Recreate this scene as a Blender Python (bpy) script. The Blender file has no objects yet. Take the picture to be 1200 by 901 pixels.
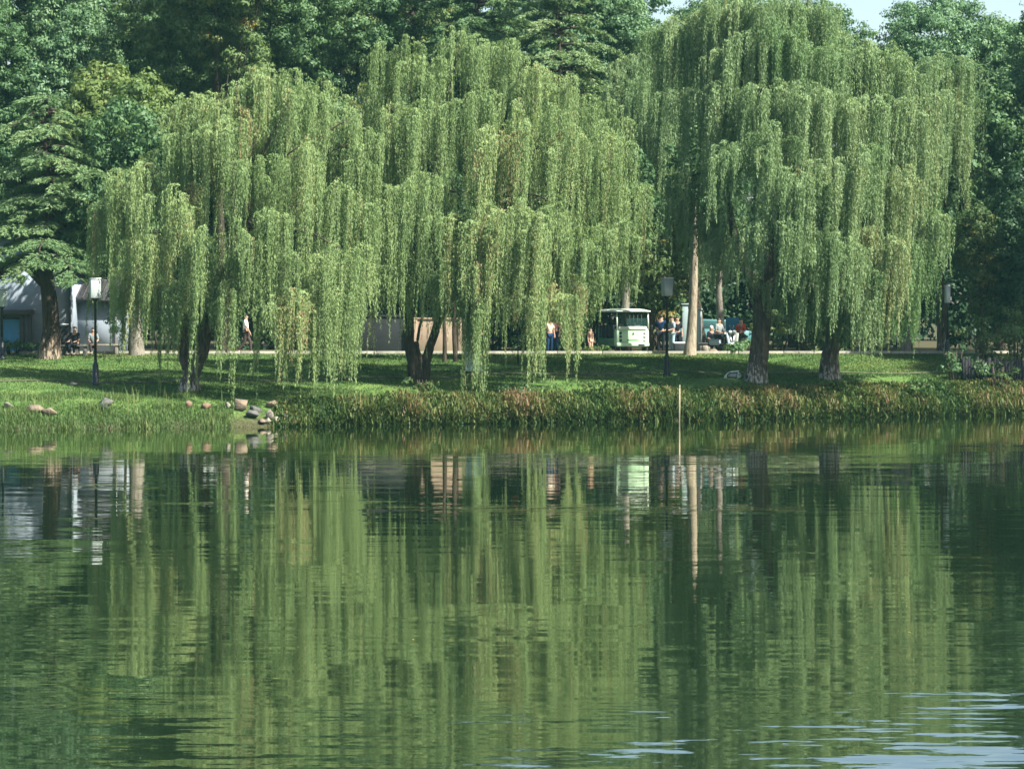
import bpy, bmesh, math, random
import numpy as np
from mathutils import Vector, Matrix

R = math.radians
rng = np.random.default_rng(7)
random.seed(7)
scene = bpy.context.scene
COL = scene.collection

# ------------------------------------------------------------------ camera geometry
LENS, CAMZ = 85.0, 3.9
FPX = LENS / 36.0 * 1200.0
TILT = math.atan((450.5 - 373.0) / FPX)
CT, ST = math.cos(TILT), math.sin(TILT)


def at(px, py, Y):
    """point seen at photo pixel (px, py) at distance Y"""
    a, b = (px - 600.0) / FPX, (450.5 - py) / FPX
    d = (a, CT + b * ST, -ST + b * CT)
    s = Y / d[1]
    return Vector((d[0] * s, Y, CAMZ + d[2] * s))


SHORE_X = np.array([-400., -60., -30., -17.7, -12., -5.6, 0., 6.5, 12.1, 20.7, 40., 60., 400.])
SHORE_Y = np.array([70., 76., 80., 83.7, 85.6, 88.0, 90., 92., 95.0, 97.6, 99., 100., 100.])
PROF_T = np.array([-1., -.2, 0., .03, .1, .2, .33, .5, .75, 1.0, 1.2])
PROF_Z = np.array([-3., -.9, -.08, .22, .75, 1.12, 1.40, 1.62, 2.0, 2.30, 2.32])


def shore(x):
    return np.interp(x, SHORE_X, SHORE_Y)


def ground_z(x, y):
    ye = shore(x)
    t = (y - ye) / (106.0 - ye)
    z = np.interp(t, PROF_T, PROF_Z)
    w = np.clip((t - .05) * 6, 0, 1) * np.clip((1.0 - t) * 6, 0, 1)
    return z + w * .05 * (np.sin(x * .9 + y * .4) + np.sin(x * .37 - y * .8))


def foot(px, py):
    """where the ray through a photo pixel meets the ground"""
    y = 82.0
    while y < 140:
        p = at(px, py, y)
        if p.z <= ground_z(p.x, p.y):
            return Vector((p.x, p.y, float(ground_z(p.x, p.y))))
        y += .05
    p = at(px, py, 112.0)
    return Vector((p.x, p.y, float(ground_z(p.x, p.y))))


def stand(px, Y):
    p = at(px, 400, Y)
    return Vector((p.x, Y, float(ground_z(p.x, Y))))


# ------------------------------------------------------------------ mesh helper
class Geo:
    def __init__(self):
        self.v, self.f, self.t, self.n = [], [], [], 0

    def add(self, v, f, tint=0.5):
        v = np.asarray(v, dtype=np.float32).reshape(-1, 3)
        if isinstance(f, np.ndarray):
            self.f.append(f.astype(np.int32) + self.n)
        else:
            by = {}
            for q in f:
                by.setdefault(len(q), []).append(q)
            for k, qs in by.items():
                self.f.append(np.array(qs, dtype=np.int32) + self.n)
        self.v.append(v)
        t = np.empty(len(v), np.float32)
        t[:] = tint
        self.t.append(t)
        self.n += len(v)
        return self

    def build(self, name, mat, parent=None, smooth=False):
        me = bpy.data.meshes.new(name)
        v = np.concatenate(self.v)
        me.vertices.add(len(v))
        me.vertices.foreach_set('co', v.ravel())
        tot = sum(f.size for f in self.f)
        npoly = sum(len(f) for f in self.f)
        me.loops.add(tot)
        me.loops.foreach_set('vertex_index', np.concatenate([f.ravel() for f in self.f]))
        me.polygons.add(npoly)
        cnt = np.concatenate([np.full(len(f), f.shape[1], np.int32) for f in self.f])
        st = np.concatenate([[0], np.cumsum(cnt)[:-1]]).astype(np.int32)
        me.polygons.foreach_set('loop_start', st)
        me.polygons.foreach_set('loop_total', cnt)
        if smooth:
            me.polygons.foreach_set('use_smooth', np.ones(npoly, bool))
        me.update(calc_edges=True)
        a = me.attributes.new('tint', 'FLOAT', 'POINT')
        a.data.foreach_set('value', np.concatenate(self.t))
        me.materials.append(mat)
        o = bpy.data.objects.new(name, me)
        COL.objects.link(o)
        if parent is not None:
            o.parent = parent
        return o

    # ---- shapes
    def box(self, c, s, rz=0., bevel=0., taper=1., tint=.5, rx=0.):
        bm = bmesh.new()
        bmesh.ops.create_cube(bm, size=1.0)
        for w in bm.verts:
            k = taper if w.co.z > 0 else 1.
            w.co = Vector((w.co.x * s[0] * k, w.co.y * s[1] * k, w.co.z * s[2]))
        if bevel > 0:
            bmesh.ops.bevel(bm, geom=list(bm.edges), offset=bevel, segments=2, affect='EDGES', profile=.5)
        M = Matrix.Translation(Vector(c)) @ Matrix.Rotation(rz, 4, 'Z') @ Matrix.Rotation(rx, 4, 'X')
        bm.verts.index_update()
        self.add([M @ w.co for w in bm.verts], [[w.index for w in q.verts] for q in bm.faces], tint)
        bm.free()
        return self

    def tube(self, pts, rad, n=8, cap=True, tint=.5, rough=0.):
        pts = [Vector(p) for p in pts]
        if not hasattr(rad, '__len__'):
            rad = [rad] * len(pts)
        vs, fs = [], []
        u = None
        for i, p in enumerate(pts):
            d = (pts[min(i + 1, len(pts) - 1)] - pts[max(i - 1, 0)]).normalized()
            if u is None:
                a = Vector((0, 0, 1)) if abs(d.z) < .9 else Vector((1, 0, 0))
                u = d.cross(a).normalized()
            else:
                u = (u - d * u.dot(d)).normalized()
            w = d.cross(u).normalized()
            for k in range(n):
                th = 2 * math.pi * k / n
                r = rad[i] * (1 + rough * (math.sin(3 * th + i * .3) * .5 + math.sin(5 * th + 1.3 + i * .2) * .35 + random.uniform(-.3, .3)))
                vs.append(p + (u * math.cos(th) + w * math.sin(th)) * r)
        for i in range(len(pts) - 1):
            for k in range(n):
                a, b = i * n + k, i * n + (k + 1) % n
                fs.append([a, b, b + n, a + n])
        if cap:
            fs.append(list(range(n))[::-1])
            fs.append([(len(pts) - 1) * n + k for k in range(n)])
        return self.add(vs, fs, tint)

    def lathe(self, c, prof, n=16, axis='Z', tint=.5):
        vs, fs = [], []
        for (r, h) in prof:
            for k in range(n):
                th = 2 * math.pi * k / n
                q = (r * math.cos(th), r * math.sin(th), h)
                if axis == 'X':
                    q = (q[2], q[0], q[1])
                elif axis == 'Y':
                    q = (q[0], q[2], q[1])
                vs.append(Vector(c) + Vector(q))
        for i in range(len(prof) - 1):
            for k in range(n):
                a, b = i * n + k, i * n + (k + 1) % n
                fs.append([a, b, b + n, a + n])
        fs.append(list(range(n))[::-1])
        fs.append([(len(prof) - 1) * n + k for k in range(n)])
        return self.add(vs, fs, tint)

    def ball(self, c, r, sub=2, jit=0., squash=(1, 1, 1), tint=.5):
        bm = bmesh.new()
        bmesh.ops.create_icosphere(bm, subdivisions=sub, radius=1)
        ph = [random.uniform(0, 6) for _ in range(6)]
        vs = []
        for w in bm.verts:
            p = w.co.copy()
            k = 1 + jit * (math.sin(2.3 * p.x + ph[0]) * math.sin(2.9 * p.y + ph[1]) + .6 * math.sin(4.1 * p.z + ph[2] + 2 * p.x) + .3 * math.sin(7 * p.y + ph[3]))
            vs.append(Vector(c) + Vector((p.x * r * squash[0], p.y * r * squash[1], p.z * r * squash[2])) * k)
        bm.verts.index_update()
        self.add(vs, [[w.index for w in q.verts] for q in bm.faces], tint)
        bm.free()
        return self

    def poly_prism(self, outline, y0, y1, tint=.5):
        """outline in XZ, extruded along Y"""
        n = len(outline)
        vs = [(x, y0, z) for x, z in outline] + [(x, y1, z) for x, z in outline]
        fs = [list(range(n)), list(range(n, 2 * n))[::-1]]
        fs += [[i, i + n, (i + 1) % n + n, (i + 1) % n] for i in range(n)]
        return self.add(vs, fs, tint)


def thing(name, label, cat, loc=(0, 0, 0), rz=0., group=None):
    o = bpy.data.objects.new(name, None)
    o.empty_display_size = .3
    COL.objects.link(o)
    o.location = loc
    o.rotation_euler = (0, 0, rz)
    return tag(o, label, cat, group)


def tag(o, label, cat, group=None):
    o['label'] = label
    o['category'] = cat
    if group:
        o['group'] = group
    return o


def kind(o, k, label=None, cat=None):
    o['kind'] = k
    if label:
        o['label'] = label
        o['category'] = cat
    return o


def copy_thing(root, loc, rz=0., scale=1., label=None):
    r = root.copy()
    COL.objects.link(r)
    r.location = loc
    r.rotation_euler = (0, 0, rz)
    r.scale = (scale,) * 3
    if label:
        r['label'] = label
    for ch in list(root.children):
        c = ch.copy()
        COL.objects.link(c)
        c.parent = r
        for g in list(ch.children):
            d = g.copy()
            COL.objects.link(d)
            d.parent = c
    return r


# ------------------------------------------------------------------ materials
def nt(name):
    m = bpy.data.materials.new(name)
    m.use_nodes = True
    t = m.node_tree
    for n in list(t.nodes):
        t.nodes.remove(n)
    out = t.nodes.new('ShaderNodeOutputMaterial')
    return m, t, out


def ramp(t, stops):
    r = t.nodes.new('ShaderNodeValToRGB')
    e = r.color_ramp.elements
    while len(e) < len(stops):
        e.new(.5)
    for i, (p, c) in enumerate(stops):
        e[i].position = p
        e[i].color = (*c, 1)
    return r


def leaf_mat(name, stops, trans=.35, gloss=.05):
    gloss *= .16
    m, t, out = nt(name)
    a = t.nodes.new('ShaderNodeAttribute')
    a.attribute_name = 'tint'
    r = ramp(t, stops)
    t.links.new(a.outputs['Fac'], r.inputs[0])
    d = t.nodes.new('ShaderNodeBsdfDiffuse')
    tr = t.nodes.new('ShaderNodeBsdfTranslucent')
    t.links.new(r.outputs[0], d.inputs[0])
    hs = t.nodes.new('ShaderNodeMix')
    hs.data_type = 'RGBA'
    hs.blend_type = 'MULTIPLY'
    hs.inputs[0].default_value = 1.
    t.links.new(r.outputs[0], hs.inputs[6])
    hs.inputs[7].default_value = (1.15, 1.15, .55, 1)
    t.links.new(hs.outputs[2], tr.inputs[0])
    mx = t.nodes.new('ShaderNodeMixShader')
    mx.inputs[0].default_value = trans
    t.links.new(d.outputs[0], mx.inputs[1])
    t.links.new(tr.outputs[0], mx.inputs[2])
    g = t.nodes.new('ShaderNodeBsdfGlossy')
    g.inputs['Roughness'].default_value = .5
    g.inputs['Color'].default_value = (.8, .9, .9, 1)
    m2 = t.nodes.new('ShaderNodeMixShader')
    m2.inputs[0].default_value = gloss
    t.links.new(mx.outputs[0], m2.inputs[1])
    t.links.new(g.outputs[0], m2.inputs[2])
    t.links.new(m2.outputs[0], out.inputs[0])
    return m


def solid(name, col, rough=.6, var=.25, scale=3., metal=0., bump=.0, col2=None, spec=.4):
    """principled with noise wear"""
    m, t, out = nt(name)
    p = t.nodes.new('ShaderNodeBsdfPrincipled')
    tc = t.nodes.new('ShaderNodeTexCoord')
    n = t.nodes.new('ShaderNodeTexNoise')
    n.inputs['Scale'].default_value = scale
    n.inputs['Detail'].default_value = 6
    n.inputs['Roughness'].default_value = .65
    t.links.new(tc.outputs['Object'], n.inputs['Vector'])
    lo = tuple(c * (1 - var) for c in col)
    hi = tuple(min(1, c * (1 + var)) for c in (col2 or col))
    r = ramp(t, [(.3, lo), (.7, hi)])
    t.links.new(n.outputs['Fac'], r.inputs[0])
    t.links.new(r.outputs[0], p.inputs['Base Color'])
    p.inputs['Roughness'].default_value = rough
    p.inputs['Metallic'].default_value = metal
    p.inputs['Specular IOR Level'].default_value = spec * (.12 if rough > .6 else .8)
    if bump:
        b = t.nodes.new('ShaderNodeBump')
        b.inputs['Strength'].default_value = bump
        b.inputs['Distance'].default_value = .05
        t.links.new(n.outputs['Fac'], b.inputs['Height'])
        t.links.new(b.outputs[0], p.inputs['Normal'])
    t.links.new(p.outputs[0], out.inputs[0])
    return m


def bark(name, dark, light, pale=None, pale_h=1.8, scale=1.):
    m, t, out = nt(name)
    p = t.nodes.new('ShaderNodeBsdfPrincipled')
    p.inputs['Roughness'].default_value = .9
    p.inputs['Specular IOR Level'].default_value = .15
    tc = t.nodes.new('ShaderNodeTexCoord')
    mp = t.nodes.new('ShaderNodeMapping')
    mp.inputs['Scale'].default_value = (9 * scale, 9 * scale, 2.2 * scale)
    t.links.new(tc.outputs['Object'], mp.inputs[0])
    n = t.nodes.new('ShaderNodeTexNoise')
    n.inputs['Scale'].default_value = 1.
    n.inputs['Detail'].default_value = 7
    n.inputs['Roughness'].default_value = .7
    t.links.new(mp.outputs[0], n.inputs['Vector'])
    r = ramp(t, [(.35, dark), (.65, light)])
    t.links.new(n.outputs['Fac'], r.inputs[0])
    colour = r.outputs[0]
    if pale:
        n2 = t.nodes.new('ShaderNodeTexNoise')
        n2.inputs['Scale'].default_value = 4.5
        n2.inputs['Detail'].default_value = 5
        mp2 = t.nodes.new('ShaderNodeMapping')
        mp2.inputs['Scale'].default_value = (2.6, 2.6, .7)
        t.links.new(tc.outputs['Object'], mp2.inputs[0])
        t.links.new(mp2.outputs[0], n2.inputs['Vector'])
        sx = t.nodes.new('ShaderNodeSeparateXYZ')
        t.links.new(tc.outputs['Object'], sx.inputs[0])
        mr = t.nodes.new('ShaderNodeMapRange')
        mr.inputs['From Min'].default_value = 0.
        mr.inputs['From Max'].default_value = pale_h
        mr.inputs['To Min'].default_value = .13
        mr.inputs['To Max'].default_value = -.22
        t.links.new(sx.outputs['Z'], mr.inputs[0])
        ad = t.nodes.new('ShaderNodeMath')
        t.links.new(mr.outputs[0], ad.inputs[0])
        t.links.new(n2.outputs['Fac'], ad.inputs[1])
        rr = ramp(t, [(.55, (0, 0, 0)), (.68, (1, 1, 1))])
        t.links.new(ad.outputs[0], rr.inputs[0])
        mx = t.nodes.new('ShaderNodeMix')
        mx.data_type = 'RGBA'
        t.links.new(rr.outputs[0], mx.inputs[0])
        t.links.new(colour, mx.inputs[6])
        mx.inputs[7].default_value = (*pale, 1)
        colour = mx.outputs[2]
    t.links.new(colour, p.inputs['Base Color'])
    b = t.nodes.new('ShaderNodeBump')
    b.inputs['Strength'].default_value = .9
    b.inputs['Distance'].default_value = .06
    t.links.new(n.outputs['Fac'], b.inputs['Height'])
    t.links.new(b.outputs[0], p.inputs['Normal'])
    t.links.new(p.outputs[0], out.inputs[0])
    return m


WILLOW_A = leaf_mat('willow_leaf', [(0., (.12, .18, .066)), (.45, (.175, .255, .112)), (.86, (.255, .33, .14)), (.95, (.28, .23, .11)), (1., (.24, .17, .10))], .30)
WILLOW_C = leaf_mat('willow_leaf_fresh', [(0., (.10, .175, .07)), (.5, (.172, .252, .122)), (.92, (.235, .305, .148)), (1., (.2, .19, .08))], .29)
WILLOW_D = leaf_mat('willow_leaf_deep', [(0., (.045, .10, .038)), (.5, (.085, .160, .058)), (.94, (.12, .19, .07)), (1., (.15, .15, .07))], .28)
CAMPHOR = leaf_mat('camphor_leaf', [(0., (.048, .105, .050)), (.6, (.095, .172, .080)), (1., (.14, .21, .09))], .25, .10)
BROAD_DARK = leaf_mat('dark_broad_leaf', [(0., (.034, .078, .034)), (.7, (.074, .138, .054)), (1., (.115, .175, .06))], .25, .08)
HEDGE_SHADED = leaf_mat('shaded_hedge_leaf', [(0., (.014, .038, .018)), (.7, (.032, .068, .030)), (1., (.055, .09, .035))], .2, .06)  # darker version of the broad leaf, understory shade put into the colour
BROAD_OLIVE = leaf_mat('olive_broad_leaf', [(0., (.045, .085, .032)), (.6, (.095, .145, .050)), (.93, (.15, .175, .06)), (1., (.20, .16, .05))], .3, .07)
BROAD_YELLOW = leaf_mat('yellow_broad_leaf', [(0., (.050, .095, .032)), (.6, (.105, .155, .046)), (.93, (.16, .185, .055)), (1., (.24, .19, .06))], .32, .06)
AUTUMN = leaf_mat('turning_leaf', [(0., (.030, .070, .028)), (.55, (.070, .105, .035)), (.8, (.17, .15, .04)), (1., (.24, .17, .045))], .3, .06)
CEDAR = leaf_mat('cedar_needle', [(0., (.05, .11, .05)), (.6, (.115, .185, .082)), (1., (.18, .245, .115))], .22, .05)
REED = leaf_mat('reed_blade', [(0., (.020, .048, .014)), (.35, (.062, .098, .028)), (.55, (.125, .130, .050)), (.8, (.155, .092, .062)), (1., (.24, .17, .11))], .3, .05)
GRASS = leaf_mat('grass_blade', [(0., (.036, .080, .026)), (.55, (.082, .140, .046)), (.85, (.145, .178, .066)), (1., (.20, .18, .09))], .35, .04)
BARK_DARK = bark('dark_bark', (.018, .015, .012), (.075, .06, .045))
BARK_WILLOW = bark('willow_bark', (.022, .017, .014), (.13, .105, .08), (.33, .32, .29), 2.0)
BARK_CEDAR = bark('cedar_bark', (.014, .011, .009), (.06, .045, .036), (.24, .20, .15), 1.9)
BARK_PALE = bark('pale_bark', (.13, .11, .08), (.34, .295, .225), None)
BARK_GREY = bark('grey_bark', (.08, .072, .06), (.22, .2, .17), None)
WHITE_WALL = solid('white_render', (.20, .24, .285), .85, .12, 1.2, bump=.1)
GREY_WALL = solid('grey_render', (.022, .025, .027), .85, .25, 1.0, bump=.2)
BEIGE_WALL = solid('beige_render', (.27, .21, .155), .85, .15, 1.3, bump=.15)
TILE = solid('dark_roof_tile', (.045, .045, .05), .7, .35, 6, bump=.5)
DARK_WOOD = solid('dark_painted_wood', (.035, .03, .028), .5, .3, 8)
BLUE_DOOR = solid('blue_door_paint', (.045, .21, .34), .45, .15, 4)
BLACK_METAL = solid('black_iron', (.016, .02, .024), .45, .3, 10, metal=.3)
LAMP_GLASS = solid('frosted_lamp_glass', (.29, .335, .325), .35, .08, 3)
CART_GREEN = solid('pale_green_paint', (.36, .55, .36), .28, .05, 1.5, spec=.5)
CART_ROOF = solid('cart_roof_white', (.46, .54, .44), .35, .06, 2)
CART_SIDE = solid('green_side_paint', (.10, .22, .12), .4, .15, 3)
RUBBER = solid('tyre_rubber', (.018, .018, .02), .85, .2, 20)
STEEL = solid('grey_steel', (.4, .41, .42), .35, .1, 8, metal=.8)
SEAT_DARK = solid('dark_seat_vinyl', (.022, .03, .035), .5, .2, 6)
STONE = solid('tan_stone', (.135, .11, .082), .9, .4, 4, bump=.8)
STONE_RED = solid('reddish_stone', (.14, .095, .07), .9, .35, 4, bump=.8)
STONE_GREY = solid('grey_stone', (.085, .088, .082), .9, .4, 4, bump=.8)
STONE_PALE = solid('pale_stone', (.19, .175, .145), .9, .3, 4, bump=.7)
WOOD_GREY = solid('weathered_grey_wood', (.022, .022, .026), .9, .5, 9)
CABINET = solid('pale_cabinet_paint', (.22, .29, .30), .5, .1, 2)
TEAL_CAR = solid('teal_car_paint', (.055, .14, .15), .35, .06, 1)
BLUE_BOARD = solid('blue_board', (.012, .12, .20), .5, .15, 2)
PALE_BLUE = solid('pale_blue_board', (.42, .62, .62), .5, .08, 2)
RED_SIGN = solid('red_sign_paint', (.22, .014, .014), .45, .1, 3)
FISH_SIGN = solid('pale_green_signboard', (.50, .60, .50), .5, .1, 4)
GREY_PANEL = solid('grey_signboard_face', (.27, .29, .29), .55, .15, 6)
POST_PALE = solid('pale_bamboo', (.26, .225, .155), .7, .5, 5)
SKIN_A = solid('skin', (.30, .19, .135), .55, .08, 12)
HAIR = solid('black_hair', (.014, .012, .011), .5, .2, 20)


def cloth(name, c):
    return solid(name, c, .85, .15, 9, spec=.2)


def glass_dark():
    m, t, out = nt('windscreen_glass')
    p = t.nodes.new('ShaderNodeBsdfPrincipled')
    p.inputs['Base Color'].default_value = (.02, .05, .045, 1)
    p.inputs['Roughness'].default_value = .06
    p.inputs['Alpha'].default_value = .55
    t.links.new(p.outputs[0], out.inputs[0])
    return m


GLASS = glass_dark()


def ground_mat():
    m, t, out = nt('lawn_and_soil')
    p = t.nodes.new('ShaderNodeBsdfPrincipled')
    p.inputs['Roughness'].default_value = .95
    p.inputs['Specular IOR Level'].default_value = .1
    tc = t.nodes.new('ShaderNodeTexCoord')
    n1 = t.nodes.new('ShaderNodeTexNoise')
    n1.inputs['Scale'].default_value = .35
    n1.inputs['Detail'].default_value = 5
    n2 = t.nodes.new('ShaderNodeTexNoise')
    n2.inputs['Scale'].default_value = 9.
    n2.inputs['Detail'].default_value = 5
    for n in (n1, n2):
        t.links.new(tc.outputs['Object'], n.inputs['Vector'])
    r1 = ramp(t, [(.3, (.042, .092, .024)), (.55, (.078, .135, .036)), (.75, (.13, .155, .055))])
    t.links.new(n1.outputs['Fac'], r1.inputs[0])
    r2 = ramp(t, [(.3, (.55, .55, .55)), (.7, (1.25, 1.25, 1.2))])
    t.links.new(n2.outputs['Fac'], r2.inputs[0])
    mx = t.nodes.new('ShaderNodeMix')
    mx.data_type = 'RGBA'
    mx.blend_type = 'MULTIPLY'
    mx.inputs[0].default_value = 1
    t.links.new(r1.outputs[0], mx.inputs[6])
    t.links.new(r2.outputs[0], mx.inputs[7])
    # bare soil by the water and under the wood beyond the road
    sx = t.nodes.new('ShaderNodeSeparateXYZ')
    t.links.new(tc.outputs['Object'], sx.inputs[0])
    a = t.nodes.new('ShaderNodeMapRange')
    a.inputs['From Min'].default_value = 112.
    a.inputs['From Max'].default_value = 115.
    t.links.new(sx.outputs['Y'], a.inputs[0])
    soil = ramp(t, [(.35, (.030, .034, .016)), (.65, (.07, .062, .035))])
    t.links.new(n2.outputs['Fac'], soil.inputs[0])
    m2 = t.nodes.new('ShaderNodeMix')
    m2.data_type = 'RGBA'
    t.links.new(a.outputs[0], m2.inputs[0])
    t.links.new(mx.outputs[2], m2.inputs[6])
    t.links.new(soil.outputs[0], m2.inputs[7])
    b = t.nodes.new('ShaderNodeMapRange')
    b.inputs['From Min'].default_value = .55
    b.inputs['From Max'].default_value = .15
    t.links.new(sx.outputs['Z'], b.inputs[0])
    m3 = t.nodes.new('ShaderNodeMix')
    m3.data_type = 'RGBA'
    t.links.new(b.outputs[0], m3.inputs[0])
    t.links.new(m2.outputs[2], m3.inputs[6])
    t.links.new(soil.outputs[0], m3.inputs[7])
    t.links.new(m3.outputs[2], p.inputs['Base Color'])
    t.links.new(p.outputs[0], out.inputs[0])
    return m


def water_mat():
    m, t, out = nt('pond_water')
    L = t.links.new
    p = t.nodes.new('ShaderNodeBsdfPrincipled')
    p.inputs['Base Color'].default_value = (.006, .014, .006, 1)
    p.inputs['Roughness'].default_value = .035
    p.inputs['IOR'].default_value = 1.8
    tc = t.nodes.new('ShaderNodeTexCoord')

    def slopes(sc, detail, rough=.55, rz=0.):
        mp = t.nodes.new('ShaderNodeMapping')
        mp.inputs['Scale'].default_value = (*sc, 1)
        mp.inputs['Rotation'].default_value = (0, 0, rz)
        L(tc.outputs['Object'], mp.inputs[0])
        n = t.nodes.new('ShaderNodeTexNoise')
        n.inputs['Scale'].default_value = 1
        n.inputs['Detail'].default_value = detail
        n.inputs['Roughness'].default_value = rough
        L(mp.outputs[0], n.inputs['Vector'])
        s = t.nodes.new('ShaderNodeVectorMath')
        s.operation = 'SUBTRACT'
        L(n.outputs['Color'], s.inputs[0])
        s.inputs[1].default_value = (.5, .5, .5)
        return s.outputs[0]

    def scaled(v, amp):
        s = t.nodes.new('ShaderNodeVectorMath')
        s.operation = 'MULTIPLY'
        L(v, s.inputs[0])
        if isinstance(amp, tuple):
            s.inputs[1].default_value = amp
        else:
            L(amp, s.inputs[1])
        return s.outputs[0]

    def plus(a, b):
        s = t.nodes.new('ShaderNodeVectorMath')
        L(a, s.inputs[0])
        L(b, s.inputs[1])
        return s.outputs[0]

    fine = scaled(slopes((1.5, 7.0), 3, .6), (.009, .11, 0))
    swell = scaled(slopes((.22, 1.35), 2, .5, .05), (.003, .012, 0))
    mid = scaled(slopes((.45, 3.6), 3, .6, -.03), (.005, .13, 0))
    long_ = scaled(slopes((.06, .28), 2, .5, -.08), (.003, .010, 0))
    # ripples grow towards the near right corner and in wind-ruffled streaks
    sx = t.nodes.new('ShaderNodeSeparateXYZ')
    L(tc.outputs['Object'], sx.inputs[0])
    mx_ = t.nodes.new('ShaderNodeMath')
    mx_.operation = 'MULTIPLY'
    L(sx.outputs['X'], mx_.inputs[0])
    mx_.inputs[1].default_value = -1.1
    ad = t.nodes.new('ShaderNodeMath')
    L(mx_.outputs[0], ad.inputs[0])
    L(sx.outputs['Y'], ad.inputs[1])
    near = t.nodes.new('ShaderNodeMapRange')
    near.inputs['From Min'].default_value = 12.5
    near.inputs['From Max'].default_value = 25.
    near.inputs['To Min'].default_value = 2.3
    near.inputs['To Max'].default_value = .42
    L(ad.outputs[0], near.inputs[0])
    # streaks
    mp = t.nodes.new('ShaderNodeMapping')
    mp.inputs['Scale'].default_value = (.02, .16, 1)
    L(tc.outputs['Object'], mp.inputs[0])
    ns = t.nodes.new('ShaderNodeTexNoise')
    ns.inputs['Scale'].default_value = 1
    ns.inputs['Detail'].default_value = 3
    L(mp.outputs[0], ns.inputs['Vector'])
    rs = ramp(t, [(.40, (.55, .55, .55)), (.66, (1.3, 1.3, 1.3))])
    L(ns.outputs['Fac'], rs.inputs[0])
    k = t.nodes.new('ShaderNodeMath')
    k.operation = 'MULTIPLY'
    calm = t.nodes.new('ShaderNodeMapRange')
    calm.inputs['From Min'].default_value = 34.
    calm.inputs['From Max'].default_value = 72.
    calm.inputs['To Min'].default_value = 1.
    calm.inputs['To Max'].default_value = .62
    L(sx.outputs['Y'], calm.inputs[0])
    kc = t.nodes.new('ShaderNodeMath')
    kc.operation = 'MULTIPLY'
    L(near.outputs[0], kc.inputs[0])
    L(calm.outputs[0], kc.inputs[1])
    L(kc.outputs[0], k.inputs[0])
    L(rs.outputs[0], k.inputs[1])

    # one narrow ruffled line across the pond at about half way
    def line(y0, half, x0, x1, amp):
        nz = t.nodes.new('ShaderNodeTexNoise')
        nz.inputs['Scale'].default_value = .12
        L(tc.outputs['Object'], nz.inputs['Vector'])
        a = t.nodes.new('ShaderNodeMath')
        a.operation = 'MULTIPLY_ADD'
        L(nz.outputs['Fac'], a.inputs[0])
        a.inputs[1].default_value = 1.6
        L(sx.outputs['Y'], a.inputs[2])
        b = t.nodes.new('ShaderNodeMath')
        b.operation = 'SUBTRACT'
        L(a.outputs[0], b.inputs[0])
        b.inputs[1].default_value = y0 + .8
        c = t.nodes.new('ShaderNodeMath')
        c.operation = 'ABSOLUTE'
        L(b.outputs[0], c.inputs[0])
        d = t.nodes.new('ShaderNodeMapRange')
        d.inputs['From Min'].default_value = half
        d.inputs['From Max'].default_value = half * .3
        L(c.outputs[0], d.inputs[0])
        e = t.nodes.new('ShaderNodeMapRange')
        e.inputs['From Min'].default_value = x0
        e.inputs['From Max'].default_value = x0 + 2.
        L(sx.outputs['X'], e.inputs[0])
        g = t.nodes.new('ShaderNodeMapRange')
        g.inputs['From Min'].default_value = x1
        g.inputs['From Max'].default_value = x1 - 2.5
        L(sx.outputs['X'], g.inputs[0])
        h = t.nodes.new('ShaderNodeMath')
        h.operation = 'MULTIPLY'
        L(d.outputs[0], h.inputs[0])
        L(e.outputs[0], h.inputs[1])
        i = t.nodes.new('ShaderNodeMath')
        i.operation = 'MULTIPLY'
        L(h.outputs[0], i.inputs[0])
        L(g.outputs[0], i.inputs[1])
        mpl = t.nodes.new('ShaderNodeMapping')
        mpl.inputs['Scale'].default_value = (1.1, 1.8, 1)
        L(tc.outputs['Object'], mpl.inputs[0])
        nl = t.nodes.new('ShaderNodeTexNoise')
        nl.inputs['Scale'].default_value = 1
        nl.inputs['Detail'].default_value = 4
        L(mpl.outputs[0], nl.inputs['Vector'])
        rl = ramp(t, [(.42, (0, 0, 0)), (.62, (1, 1, 1))])
        L(nl.outputs['Fac'], rl.inputs[0])
        i2 = t.nodes.new('ShaderNodeMath')
        i2.operation = 'MULTIPLY'
        L(i.outputs[0], i2.inputs[0])
        L(rl.outputs[0], i2.inputs[1])
        j = t.nodes.new('ShaderNodeMath')
        j.operation = 'MULTIPLY'
        L(i2.outputs[0], j.inputs[0])
        j.inputs[1].default_value = amp
        return j.outputs[0]

    tot = k.outputs[0]
    for q in (line(49.5, 1.3, -2.5, 6.5, 5.), line(51.0, 1.2, -9.5, -1., 2.6), line(56.0, 1.2, -12., -2.2, 2.)):
        a = t.nodes.new('ShaderNodeMath')
        L(tot, a.inputs[0])
        L(q, a.inputs[1])
        tot = a.outputs[0]
    cmb = t.nodes.new('ShaderNodeCombineXYZ')
    for q in cmb.inputs[:2]:
        L(tot, q)
    s = plus(plus(scaled(plus(fine, mid), cmb.outputs[0]), swell), long_)
    s2 = t.nodes.new('ShaderNodeVectorMath')
    L(s, s2.inputs[0])
    s2.inputs[1].default_value = (0, 0, 1)
    flat = t.nodes.new('ShaderNodeSeparateXYZ')
    L(s, flat.inputs[0])
    c2 = t.nodes.new('ShaderNodeCombineXYZ')
    L(flat.outputs['X'], c2.inputs['X'])
    L(flat.outputs['Y'], c2.inputs['Y'])
    c2.inputs['Z'].default_value = 1
    nrm = t.nodes.new('ShaderNodeVectorMath')
    nrm.operation = 'NORMALIZE'
    L(c2.outputs[0], nrm.inputs[0])
    p.inputs['Specular IOR Level'].default_value = 0
    L(nrm.outputs[0], p.inputs['Normal'])
    fr = t.nodes.new('ShaderNodeFresnel')
    fr.inputs['IOR'].default_value = 1.36
    L(nrm.outputs[0], fr.inputs['Normal'])
    pw = t.nodes.new('ShaderNodeMath')
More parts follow.
